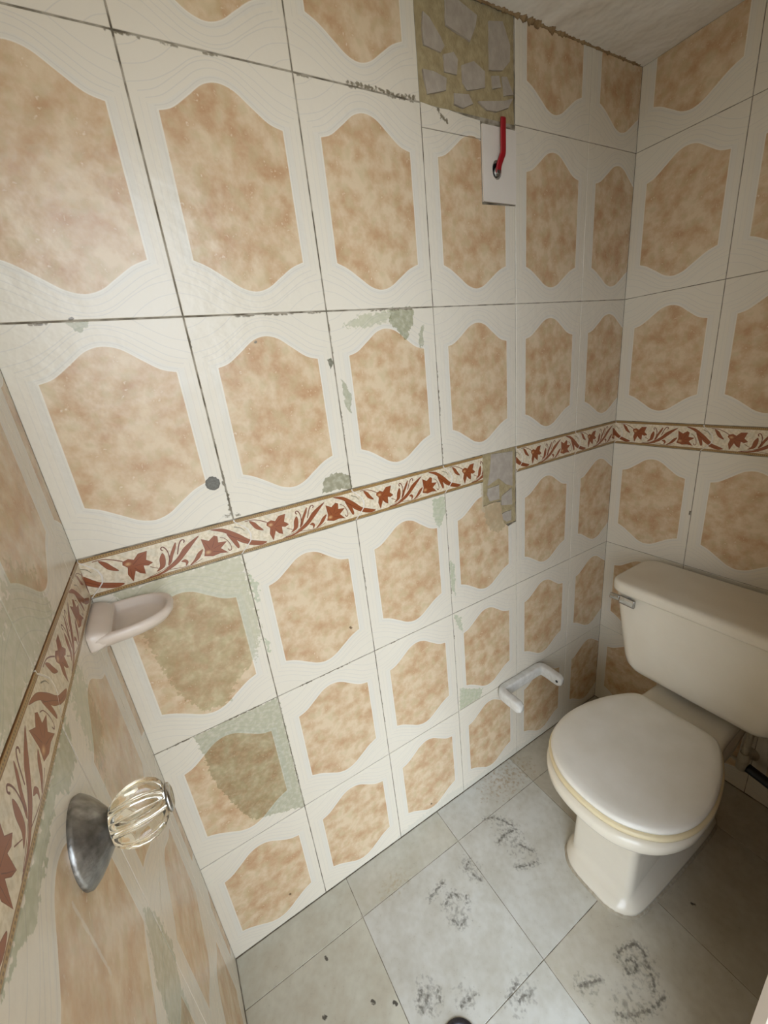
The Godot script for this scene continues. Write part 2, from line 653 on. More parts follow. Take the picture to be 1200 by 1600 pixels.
func atlas(r: Rect2, ppm: float, cells: Array, s: int) -> Image:
	# cells: [u0, v0] lower left corner of each printed tile
	var im := Image.create_empty(int(r.size.x * ppm), int(r.size.y * ppm), false, Image.FORMAT_RGBA8)
	im.fill(c8(226, 219, 205))
	var pool: Array[Image] = []
	var w := int(ceil(TW * ppm))
	var h := int(ceil(TH * ppm))
	for v in variants:
		var c: Image = v.duplicate()
		if c.get_width() != w or c.get_height() != h:
			c.resize(w, h, Image.INTERPOLATE_LANCZOS)
		pool.append(c)
	for i in cells.size():
		var q: Array = cells[i]
		var at := Vector2i(int(round((q[0] - r.position.x) * ppm)), int(round(im.get_height() - (q[1] + TH - r.position.y) * ppm)))
		im.blit_rect(pool[(i * 5 + s) % pool.size()], Rect2i(0, 0, w, h), at)
	return im


func make_materials() -> void:
	make_variants()
	var bm := mat(Color.WHITE, 0.3)
	bm.albedo_texture = tex(make_border())
	M.border = bm
	# grout: grey-brown, here and there black
	var g := Image.create_empty(512, 512, false, Image.FORMAT_RGBA8)
	var n1 := noise_bytes(91, 0.02, 4, 512, 512)
	var d := g.get_data()
	for i in 512 * 512:
		var o := clampf((n1[i] / 255.0 - 0.3) * 1.8, 0.0, 1.0)
		d[i * 4] = int(lerpf(166, 92, o))
		d[i * 4 + 1] = int(lerpf(157, 83, o))
		d[i * 4 + 2] = int(lerpf(141, 69, o))
		d[i * 4 + 3] = 255
	var gm := mat(Color.WHITE, 0.9, 0.0, 0.2)
	gm.albedo_texture = tex(Image.create_from_data(512, 512, false, Image.FORMAT_RGBA8, d))
	gm.uv1_triplanar = true
	gm.uv1_world_triplanar = true
	gm.uv1_scale = Vector3(2.2, 2.2, 2.2)
	M.grout = gm
	M.mortar = noise_mat(c8(178, 162, 126), c8(150, 134, 98), 0.03, 6.0, 0.95, 0.5)
	M.flake = noise_mat(c8(180, 169, 156), c8(160, 149, 135), 0.02, 7.0, 0.85, 0.2)
	M.plaster = noise_mat(c8(238, 233, 224), c8(224, 217, 205), 0.012, 1.4, 0.9, 0.8)
	M.paint = noise_mat(c8(226, 217, 206), c8(215, 204, 192), 0.01, 1.0, 0.6, 0.2)
	M.concrete = noise_mat(c8(200, 194, 182), c8(184, 177, 165), 0.01, 0.8, 0.9, 0.3)
	M.passage = noise_mat(c8(150, 136, 116), c8(128, 114, 94), 0.01, 0.8, 0.95, 0.3)
	M.ceramic = noise_mat(c8(230, 223, 207), c8(221, 212, 194), 0.008, 2.0, 0.16, 0.0)
	M.soap = noise_mat(c8(226, 212, 198), c8(214, 198, 182), 0.012, 4.0, 0.28, 0.1)
	M.holder = noise_mat(c8(228, 226, 221), c8(206, 202, 194), 0.02, 8.0, 0.25, 0.1)
	M.lid = noise_mat(c8(236, 232, 223), c8(226, 221, 209), 0.012, 3.0, 0.34, 0.05)
	M.seat = noise_mat(c8(228, 214, 178), c8(216, 198, 158), 0.012, 4.0, 0.35, 0.05)
	M.chrome = noise_mat(c8(205, 205, 205), c8(165, 163, 160), 0.02, 10.0, 0.18, 0.1)
	M.chrome.metallic = 1.0
	M.tarnish = noise_mat(c8(182, 180, 176), c8(104, 102, 99), 0.03, 10.0, 0.36, 0.3)
	M.tarnish.metallic = 0.9
	M.black = mat(c8(18, 16, 18), 0.45)
	M.drain = noise_mat(c8(74, 70, 74), c8(44, 42, 46), 0.03, 20.0, 0.4, 0.3)
	M.drain.metallic = 0.6
	M.red = mat(c8(148, 14, 26), 0.4)
	M.valve_white = noise_mat(c8(206, 198, 180), c8(182, 172, 150), 0.02, 8.0, 0.45, 0.2)
	M.cement = noise_mat(c8(136, 134, 126), c8(104, 102, 95), 0.04, 20.0, 0.95, 0.6)
	M.front = noise_mat(c8(146, 122, 96), c8(122, 100, 76), 0.012, 1.2, 0.95, 0.4)
	M.white_plate = noise_mat(c8(224, 216, 206), c8(216, 207, 196), 0.01, 4.0, 0.35, 0.1)
	var glass := mat(Color(0.98, 0.95, 0.88, 0.03), 0.03)
	glass.transparency = BaseMaterial3D.TRANSPARENCY_ALPHA
	glass.refraction_enabled = true
	glass.refraction_scale = 0.05
	M.glass = glass


func noise_mat(a: Color, b: Color, freq: float, rep: float, rough: float, bump: float) -> StandardMaterial3D:
	var w := 256
	var s: int = M.size() * 3 + 100
	var n := noise(s, freq, 5).get_seamless_image(w, w).get_data()
	var d := PackedByteArray()
	d.resize(w * w * 4)
	for i in w * w:
		var t := n[i] / 255.0
		d[i * 4] = int(lerpf(a.r8, b.r8, t))
		d[i * 4 + 1] = int(lerpf(a.g8, b.g8, t))
		d[i * 4 + 2] = int(lerpf(a.b8, b.b8, t))
		d[i * 4 + 3] = 255
	var m := mat(Color.WHITE, rough)
	m.albedo_texture = tex(Image.create_from_data(w, w, false, Image.FORMAT_RGBA8, d))
	m.uv1_triplanar = true
	m.uv1_world_triplanar = true
	m.uv1_scale = Vector3(rep, rep, rep)
	if bump > 0.0:
		var bi := noise(s + 1, freq * 2.0, 4).get_seamless_image(w, w)
		bi.convert(Image.FORMAT_RGBA8)
		bi.bump_map_to_normal_map(3.0)
		m.normal_enabled = true
		m.normal_texture = tex(bi)
		m.normal_scale = bump
	return m


# ---------------------------------------------------------------- the room
func boxes(list: Array) -> ArrayMesh:
	var st := SurfaceTool.new()
	st.begin(Mesh.PRIMITIVE_TRIANGLES)
	for q in list:
		st.append_from(box_mesh(q[0], q[1]), 0, Transform3D.IDENTITY)
	return st.commit()


func build_shell() -> void:
	var f := inst("wall_front", boxes([[Vector3(XJ, -0.1, ZF), Vector3(XR + 0.1, HC, ZO)], [Vector3(0.0, 1.95, ZF), Vector3(XJ, HC, ZO)]]), M.front)
	structure(f, "bare brown cement wall round the open doorway, beside the camera", "wall")
	# jamb of the doorway, its inner corner chamfered
	var prof := v2([[XJ - 0.028, ZF + 0.014], [XJ - 0.016, ZF + 0.0018], [XJ, ZF + 0.0018], [XJ, ZO + 0.01], [XJ - 0.028, ZO + 0.01]])
	var rings := []
	for y in [0.0, 1.95]:
		var ring := PackedVector3Array()
		for q in prof:
			ring.append(Vector3(q.x, y, q.y))
		rings.append(ring)
	var t := PackedVector3Array()
	var g := PackedInt32Array()
	loft_into(t, g, rings)
	for i in g.size():
		g[i] = -1
	var j := inst("trim_1", solid(t, g), M.paint)
	structure(j, "pale pinkish door jamb at the lower right edge of the photo", "door frame")
	var gr := inst("ground_outside", box_mesh(Vector3(-9, -0.15, ZO), Vector3(5, -0.004, 7)), M.concrete)
	structure(gr, "grey concrete ground outside the open doorway", "ground")


func build_passage() -> void:
	# what stands outside the doorway and shades it: a porch roof and the passage's walls
	for q in [["porch_roof", Vector3(PL - 0.15, PH, ZO + 0.002), Vector3(PR + 0.15, PH + 0.15, PZ), "concrete porch roof over the doorway outside", "roof"], ["passage_wall_left", Vector3(PL - 0.15, -0.15, ZO + 0.002), Vector3(PL, PH - 0.002, PZ), "rough grey wall on one side of the porch outside", "wall"], ["passage_wall_right", Vector3(PR, -0.15, ZO + 0.002), Vector3(PR + 0.15, PH - 0.002, PZ), "rough grey wall on the other side of the porch outside", "wall"]]:
		var o := inst(q[0], box_mesh(q[1], q[2]), M.passage)
		structure(o, q[3], q[4])


func wall_node(called: String, a: Vector3, b: Vector3, label: String) -> MeshInstance3D:
	var o := inst(called, box_mesh(a, b), M.grout)
	structure(o, label, "wall")
	return o


# border tile outline between two joints; each right end bulges into the next
func border_outline(u0: float, u1: float, bulge0: bool, bulge1: bool, gap: float) -> PackedVector2Array:
	var b := [[0.0, 0.0], [0.05, 0.16], [0.088, 0.31], [0.098, 0.48], [0.086, 0.646], [0.046, 0.8], [0.0, 0.95], [0.0, 1.0]]
	var p := PackedVector2Array()
	var v0 := B0 + gap
	var v1 := B1 - gap
	for k in b.size():
		p.append(Vector2(u1 - gap + (b[k][0] * TW if bulge1 else 0.0), lerpf(v0, v1, b[k][1])))
	for k in range(b.size() - 1, -1, -1):
		p.append(Vector2(u0 + gap + (b[k][0] * TW if bulge0 else 0.0), lerpf(v0, v1, b[k][1])))
	var q := PackedVector2Array()
	for w in p:
		if q.is_empty() or q[q.size() - 1].distance_to(w) > 0.0004:
			q.append(w)
	if q[0].distance_to(q[q.size() - 1]) < 0.0004:
		q.remove_at(q.size() - 1)
	return q


func border_seam(frame: Transform3D, u: float, lo: float, hi: float, wall: Node) -> void:
	# pale grout in the curved joint between two border tiles
	var b := [[0.0, 0.0], [0.05, 0.16], [0.088, 0.31], [0.098, 0.48], [0.086, 0.646], [0.046, 0.8], [0.0, 0.95], [0.0, 1.0]]
	var p := PackedVector2Array()
	for k in b.size():
		p.append(Vector2(u + 0.0013 + b[k][0] * TW, lerpf(B0 + 0.001, B1 - 0.001, b[k][1])))
	for k in range(b.size() - 1, -1, -1):
		p.append(Vector2(u - 0.0013 + b[k][0] * TW, lerpf(B0 + 0.001, B1 - 0.001, b[k][1])))
	p = clip_u(p, lo, hi)
	if p.size() > 2:
		plate("border_joint", frame, ccw(p), -0.0013, 0.0003, 0.0001, Rect2(0, 0, 1, 1), M.white_plate, wall)


func clip_u(p: PackedVector2Array, lo: float, hi: float) -> PackedVector2Array:
	var r := Geometry2D.intersect_polygons(p, rect(lo, B0 - 1.0, hi, B1 + 1.0))
	return r[0] if r.size() else PackedVector2Array()


func build_back_wall() -> void:
	var wall := wall_node("wall_back", Vector3(-0.1, -0.1, -0.1), Vector3(XR + 0.1, HC + 0.05, -0.009), "long wall of cream tiles with ochre hexagons and a flowered border")
	var hole_a := Rect2(0.753, 1.8254, 0.2516, 0.178)
	# grout bed, left out where two patches of tile are missing
	inst("grout", boxes([[Vector3(0, 0, -0.009), Vector3(0.753, HC, -0.0013)], [Vector3(1.0046, 0, -0.009), Vector3(XR, HC, -0.0013)], [Vector3(0.753, 0, -0.009), Vector3(0.881, 1.825, -0.0013)], [Vector3(0.881, 1.1237, -0.009), Vector3(1.0046, 1.825, -0.0013)], [Vector3(0.881, 0, -0.009), Vector3(0.945, 0.982, -0.0013)], [Vector3(0.945, 0, -0.009), Vector3(1.0046, 0.904, -0.0013)]]), M.grout, wall)
	var ppm := 1400.0
	var rl := Rect2(0, 0, XR, B0)
	var ru := Rect2(0, B1, XR, HC - B1)
	var cl := []
	var cu := []
	for r in [0, 1, 2]:
		for c in 6:
			cl.append([COLS[c], ROWS[r] if r else -0.0037])
	for r in [4, 5, 6]:
		for c in 6:
			cu.append([COLS[c], ROWS[r]])
	var al := atlas(rl, ppm, cl, 1)
	var au := atlas(ru, ppm, cu, 2)
	paint_back(al, rl, au, ru, ppm)
	var ml := tile_material(al, 3)
	var mu := tile_material(au, 4)
	for r in [0, 1, 2, 4, 5, 6]:
		for c in 6:
			var jt := 0.0013 if r >= 4 and c < 3 else (0.001 if c < 4 else 0.0008)
			var p := rect(COLS[c] + (jt if c else 0.0), ROWS[r] + (jt if r else 0.0015), COLS[c + 1] - jt, ROWS[r + 1] - jt)
			if r == 6 and c == 3:
				continue
			if r == 2 and c == 3:
				p = v2([[0.754, 0.6977], [1.0036, 0.6977], [1.0036, 0.903], [0.972, 0.898], [0.955, 0.914], [0.949, 0.94], [0.944, 0.978], [0.92, 0.984], [0.88, 0.982], [0.8815, 1.0502], [0.754, 1.0502]])
			if r == 5 and c == 3:
				p = v2([[0.7543, 1.4764], [1.0036, 1.4764], [1.0036, 1.6765], [0.9035, 1.6735], [0.9035, 1.7872], [0.7543, 1.7872]])
				plate("tile", F_BACK, v2([[0.7543, 1.7884], [0.9035, 1.7884], [0.9035, 1.819], [0.868, 1.8205], [0.82, 1.8245], [0.79, 1.8235], [0.7543, 1.8265]]), -0.0013, 0.0, 0.0006, ru, mu, wall)
			plate("tile", F_BACK, p, -0.0013, 0.0, 0.0006, rl if r < 3 else ru, ml if r < 3 else mu, wall)
	# border
	for c in range(-1, 6):
		var u0: float = COLS[c] if c >= 0 else -TW
		var u1 := u0 + TW if c != 0 else 0.2498
		var p := border_outline(u0, u1, true, true, 0.0013)
		var uvr := Rect2(u0, B0, TW, B1 - B0)
		if c == 3:
			p = clip_u(p, 0.0, 0.8815)
		elif c == 4:
			p = clip_u(p, 1.0053, XR)
		else:
			p = clip_u(p, 0.0, XR - 0.0005)
		plate("border_tile", F_BACK, ccw(p), -0.0013, 0.0006, 0.0005, uvr, M.border, wall)
		if c == 3:
			plate("border_tile", F_BACK, ccw(clip_u(border_outline(u0, u1, true, true, 0.0013), 1.0053, XR)), -0.0013, 0.0006, 0.0004, uvr, M.border, wall)
	for c in 6:
		if c != 4:
			border_seam(F_BACK, COLS[c], 0.0005, XR - 0.0005, wall)
	border_seam(F_BACK, COLS[4], 1.0053, XR, wall)
	build_mortar(wall)


func bumpy(u0: float, v0: float, u1: float, v1: float, base: float, amp: float, s: int, step := 0.006) -> ArrayMesh:
	var n := noise(s, 9.0, 4)
	var nx := int((u1 - u0) / step)
	var ny := int((v1 - v0) / step)
	var t := PackedVector3Array()
	var g := PackedInt32Array()
	var pt := func(i: int, j: int) -> Vector3:
		var u := lerpf(u0, u1, float(i) / nx)
		var v := lerpf(v0, v1, float(j) / ny)
		return Vector3(u, v, base + amp * n.get_noise_2d(u * 3.0, v * 3.0))
	for i in nx:
		for j in ny:
			var a: Vector3 = pt.call(i, j)
			var b: Vector3 = pt.call(i + 1, j)
			var c: Vector3 = pt.call(i + 1, j + 1)
			var e: Vector3 = pt.call(i, j + 1)
			t.append_array(PackedVector3Array([a, c, b, a, e, c]))
			g.append(0)
			g.append(0)
	var st := SurfaceTool.new()
	st.begin(Mesh.PRIMITIVE_TRIANGLES)
	for k in t.size():
		st.set_smooth_group(0)
		st.add_vertex(t[k])
	st.generate_normals()
	st.index()
	return st.commit()


func build_mortar(wall: Node) -> void:
	inst("mortar_bed", bumpy(0.753, 1.8254, 1.0046, HC, -0.0045, 0.003, 21), M.mortar, wall)
	inst("mortar_bed", bumpy(0.881, 0.904, 1.0046, 1.1237, -0.004, 0.0025, 22), M.mortar, wall)
	var fr := [[[0.773, 1.959], [0.787, 1.954], [0.812, 1.931], [0.82, 1.92], [0.81, 1.909], [0.784, 1.911], [0.771, 1.912], [0.769, 1.935]], [[0.826, 1.99], [0.852, 1.994], [0.904, 1.981], [0.899, 1.964], [0.884, 1.939], [0.861, 1.944], [0.825, 1.951]], [[0.817, 1.908], [0.842, 1.916], [0.852, 1.907], [0.848, 1.883], [0.817, 1.882]], [[0.765, 1.877], [0.79, 1.878], [0.821, 1.873], [0.818, 1.854], [0.772, 1.841], [0.769, 1.856]], [[0.935, 1.98], [0.972, 1.987], [0.993, 1.954], [0.991, 1.928], [0.971, 1.911], [0.933, 1.905]], [[0.861, 1.9], [0.893, 1.912], [0.922, 1.901], [0.921, 1.875], [0.873, 1.863], [0.86, 1.873]], [[0.901, 1.85], [0.974, 1.862], [1.0, 1.87], [0.986, 1.852], [0.954, 1.841], [0.925, 1.839]], [[0.94, 1.897], [0.961, 1.901], [0.966, 1.883], [0.943, 1.877]], [[0.969, 1.901], [0.983, 1.903], [1.002, 1.877], [0.974, 1.87]], [[0.838, 1.853], [0.876, 1.857], [0.887, 1.844], [0.861, 1.833], [0.838, 1.836]],
		[[0.914, 1.119], [0.993, 1.112], [0.992, 1.014], [0.969, 1.023], [0.94, 1.048], [0.9, 1.035], [0.909, 1.073]], [[0.9, 1.027], [0.94, 1.029], [0.941, 0.988], [0.905, 0.99], [0.897, 1.009]], [[0.95, 0.994], [0.988, 1.009], [0.99, 0.959], [0.948, 0.968]], [[0.961, 0.943], [0.987, 0.943], [0.987, 0.912], [0.968, 0.912], [0.953, 0.924], [0.949, 0.94]]]
	for i in fr.size():
		plate("mortar_flake", F_BACK, v2(fr[i]), -0.006, -0.0014 + 0.0006 * sin(i * 2.3), 0.0003, Rect2(0, 0, 1, 1), M.flake, wall)


func paint_back(al: Image, rl: Rect2, au: Image, ru: Rect2, ppm: float) -> void:
	var green := c8(166, 166, 146)
	var grey := c8(150, 149, 136)
	# broad grey-green cement wash under the border, left
	stain(al, rl, ppm, v2([[0.03, 1.0512], [0.248, 1.0512], [0.25, 0.874], [0.222, 0.81], [0.182, 0.785], [0.15, 0.736], [0.105, 0.745], [0.075, 0.802], [0.06, 0.87], [0.05, 0.95]]), Color(0.87, 0.88, 0.82), 0.95, 0.006, 3, true)
	stain(al, rl, ppm, v2([[0.072, 0.696], [0.2498, 0.696], [0.2498, 0.3463], [0.2, 0.368], [0.137, 0.396], [0.12, 0.421], [0.105, 0.47], [0.088, 0.53], [0.079, 0.576], [0.079, 0.641]]), Color(0.8, 0.815, 0.76), 0.97, 0.003, 5, true)
	stain(au, ru, ppm, v2([[0.643, 1.475], [0.702, 1.475], [0.694, 1.441], [0.673, 1.41], [0.656, 1.438], [0.637, 1.448]]), Color(0.72, 0.74, 0.66), 0.9, 0.004, 6, true)
	stain(au, ru, ppm, v2([[0.528, 1.448], [0.567, 1.464], [0.643, 1.472], [0.641, 1.454], [0.579, 1.443]]), Color(0.85, 0.87, 0.8), 0.8, 0.004, 7, true)
	for q in [[[0.709, 1.424], [0.723, 1.444], [0.72, 1.4], [0.708, 1.394]], [[0.512, 1.352], [0.521, 1.343], [0.53, 1.315], [0.523, 1.283], [0.514, 1.291]], [[0.092, 1.475], [0.124, 1.475], [0.11, 1.463], [0.1, 1.46]]]:
		stain(au, ru, ppm, v2(q), Color(0.78, 0.8, 0.74), 0.9, 0.002, 8, true)
	stain(au, ru, ppm, v2([[0.489, 1.39], [0.498, 1.394], [0.5, 1.382], [0.492, 1.373]]), c8(110, 108, 92), 0.9, 0.001, 9)
	stain(au, ru, ppm, v2([[0.434, 1.13], [0.441, 1.158], [0.461, 1.167], [0.484, 1.165], [0.502, 1.151], [0.502, 1.124], [0.473, 1.131]]), c8(146, 143, 118), 0.85, 0.002, 10)
	for q in [[[0.252, 1.01], [0.266, 0.975], [0.258, 0.937], [0.252, 0.956]], [[0.2515, 0.855], [0.26, 0.845], [0.257, 0.815], [0.2515, 0.82]], [[0.753, 0.865], [0.769, 0.84], [0.767, 0.746], [0.753, 0.778]], [[0.756, 0.697], [0.781, 0.673], [0.785, 0.621], [0.766, 0.652]], [[0.762, 0.429], [0.852, 0.378], [0.84, 0.348], [0.757, 0.348]], [[0.712, 1.046], [0.75, 1.043], [0.751, 1.002], [0.727, 0.963], [0.711, 0.996]]]:
		stain(al, rl, ppm, v2(q), Color(0.84, 0.88, 0.82), 0.95, 0.003, 11, true)
	# mortar film on the tile below the broken patch
	stain(al, rl, ppm, v2([[0.88, 0.985], [0.95, 0.98], [0.96, 0.9], [0.93, 0.89], [0.9, 0.91], [0.885, 0.94]]), c8(178, 162, 132), 0.7, 0.004, 12)
	stain(al, rl, ppm, v2([[0.872, 1.06], [0.884, 1.06], [0.884, 0.96], [0.874, 0.97]]), c8(196, 182, 156), 0.7, 0.002, 13)
	# pale cement along the foot of the wall
	stain(al, rl, ppm, v2([[0.48, 0.0], [0.5, 0.02], [0.62, 0.028], [0.7, 0.04], [0.76, 0.022], [0.9, 0.03], [1.05, 0.024], [1.2, 0.014], [1.2, 0.0]]), c8(214, 210, 198), 0.9, 0.006, 14)
	# dark chips and mould along the joints
	var mould := c8(122, 113, 96)
	for q in [[[0.6, 1.829], [0.66, 1.829], [0.7, 1.827], [0.74, 1.83]], [[0.79, 1.83], [0.8, 1.812], [0.815, 1.806]]]:
		smudge(au, ru, ppm, v2(q), 0.005, mould, 0.9, 15)
	smudge(au, ru, ppm, v2([[0.247, 1.2], [0.25, 1.17], [0.247, 1.14]]), 0.0035, mould, 0.9, 16)
	smudge(au, ru, ppm, v2([[0.235, 1.135], [0.262, 1.132]]), 0.004, mould, 0.8, 17)
	for v in [1.4754, 1.8254]:
		for k in 10:
			var u := rng.randf_range(0.02, 0.74)
			smudge(au, ru, ppm, v2([[u, v - 0.002], [u + rng.randf_range(0.01, 0.04), v - 0.002]]), 0.002, mould, 0.7, 20 + k)
	for c in [1, 2, 3]:
		for k in 6:
			var v := rng.randf_range(1.13, 1.46)
			smudge(au, ru, ppm, v2([[COLS[c], v], [COLS[c], v + rng.randf_range(0.005, 0.03)]]), 0.002, mould, 0.7, 40 + k)
			v = rng.randf_range(0.4, 1.03)
			smudge(al, rl, ppm, v2([[COLS[c], v], [COLS[c], v + rng.randf_range(0.005, 0.03)]]), 0.002, mould, 0.7, 50 + k)
	for k in 12:
		var u := rng.randf_range(0.02, 0.74)
		smudge(al, rl, ppm, v2([[u, 0.6967], [u + rng.randf_range(0.01, 0.04), 0.6967]]), 0.0022, mould, 0.8, 60 + k)
	# little chips in the prints
	for q in [[0.447, 0.792], [0.16, 0.09], [0.62, 0.05]]:
		smudge(al, rl, ppm, v2([[q[0], q[1]], [q[0] + 0.002, q[1] - 0.004]]), 0.003, c8(110, 88, 66), 0.9, 70, 0.6)
	for q in [[0.355, 1.43], [0.098, 1.478], [0.565, 1.115]]:
		smudge(au, ru, ppm, v2([[q[0], q[1]], [q[0] + 0.003, q[1] + 0.001]]), 0.002, c8(130, 122, 108), 0.9, 71, 0.6)


func build_right_wall() -> void:
	var wall := wall_node("wall_right", Vector3(XR + 0.0013, -0.1, 0.0), Vector3(XR + 0.1, HC + 0.05, ZF), "short tiled wall with hexagons behind the toilet tank")
	var zs := [0.0, 0.2463, 0.4979, ZF]
	side_wall(wall, F_RIGHT, zs, zs, Rect2(0, 0, ZF, B0), Rect2(0, B1, ZF, HC - B1), 3, false)


func build_left_wall() -> void:
	var wall := wall_node("wall_left", Vector3(-0.1, -0.1, -0.009), Vector3(-0.0013, HC + 0.05, ZO + 0.0), "tiled wall at the left edge, carrying the glass tap knob")
	# u runs towards the corner: u = -z
	var us := [-0.82, -0.57, -0.32, -0.07, 0.0]
	side_wall(wall, F_LEFT, us, us, Rect2(-0.82, 0, 0.82, B0), Rect2(-0.82, B1, 0.82, HC - B1), 5, true)


func side_wall(wall: Node, frame: Transform3D, us: Array, starts: Array, rl: Rect2, ru: Rect2, s: int, is_left: bool) -> void:
	var ppm := 1250.0
	var cl := []
	var cu := []
	for r in [0, 1, 2]:
		for c in us.size() - 1:
			cl.append([starts[c], ROWS[r] if r else -0.0037])
	for r in [4, 5, 6]:
		for c in us.size() - 1:
			cu.append([starts[c], ROWS[r]])
	var al := atlas(rl, ppm, cl, s)
	var au := atlas(ru, ppm, cu, s + 2)
	if is_left:
		paint_left(al, rl, au, ru, ppm)
	else:
		smudge(al, rl, ppm, v2([[0.243, 0.87], [0.243, 0.862]]), 0.003, c8(110, 100, 84), 0.9, 5, 0.5)
	var ml := tile_material(al, s + 10)
	var mu := tile_material(au, s + 11)
	var lo: float = us[0]
	var hi: float = us[us.size() - 1]
	for r in [0, 1, 2, 4, 5, 6]:
		for c in us.size() - 1:
			var jt := 0.0008
			var p := rect(us[c] + (jt if c else 0.0), ROWS[r] + (jt if r else 0.0015), us[c + 1] - (jt if c < us.size() - 2 else 0.0005), ROWS[r + 1] - jt)
			plate("tile", frame, p, -0.0013, 0.0, 0.0006, rl if r < 3 else ru, ml if r < 3 else mu, wall)
	for c in range(-1, us.size() - 1):
		var u0: float = us[c] if c >= 0 else us[0] - TW
		var u1: float = us[c + 1]
		var p := clip_u(border_outline(u0, u1 if c < us.size() - 2 else u0 + TW, true, true, 0.0013), lo, hi - 0.0012)
		if p.size() < 3:
			continue
		plate("border_tile", frame, ccw(p), -0.0013, 0.0006, 0.0005, Rect2(u0, B0, TW, B1 - B0), M.border, wall)
	for c in us.size() - 1:
		border_seam(frame, us[c], lo + 0.0005, hi - 0.0012, wall)


func paint_left(al: Image, rl: Rect2, au: Image, ru: Rect2, ppm: float) -> void:
	var green := c8(160, 163, 146)
	stain(al, rl, ppm, v2([[-0.3, 1.0512], [-0.325, 1.01], [-0.372, 1.012], [-0.383, 1.03], [-0.4, 1.035], [-0.441, 1.032], [-0.472, 1.03], [-0.497, 1.028], [-0.515, 1.04], [-0.54, 1.046], [-0.55, 1.0512]]), Color(0.79, 0.82, 0.76), 0.95, 0.004, 3, true)
	stain(al, rl, ppm, v2([[-0.336, 0.781], [-0.312, 0.73], [-0.305, 0.643], [-0.336, 0.62], [-0.353, 0.56], [-0.422, 0.65], [-0.39, 0.73]]), Color(0.8, 0.825, 0.77), 0.9, 0.006, 4, true)
	stain(al, rl, ppm, v2([[-0.27, 1.05], [-0.2, 1.05], [-0.2, 0.96], [-0.28, 0.93]]), Color(0.85, 0.88, 0.82), 0.8, 0.012, 6, true)
	stain(au, ru, ppm, v2([[-0.2, 1.1237], [-0.21, 1.19], [-0.276, 1.22], [-0.34, 1.19], [-0.41, 1.17], [-0.43, 1.1237]]), Color(0.88, 0.895, 0.85), 0.9, 0.01, 7, true)
	smudge(al, rl, ppm, v2([[-0.45, 0.975], [-0.4525, 0.878]]), 0.0022, c8(228, 218, 202), 0.7, 8, 0.8)
	smudge(al, rl, ppm, v2([[-0.3195, 1.05], [-0.3195, 0.7]]), 0.0025, c8(226, 220, 208), 0.8, 9, 0.5)


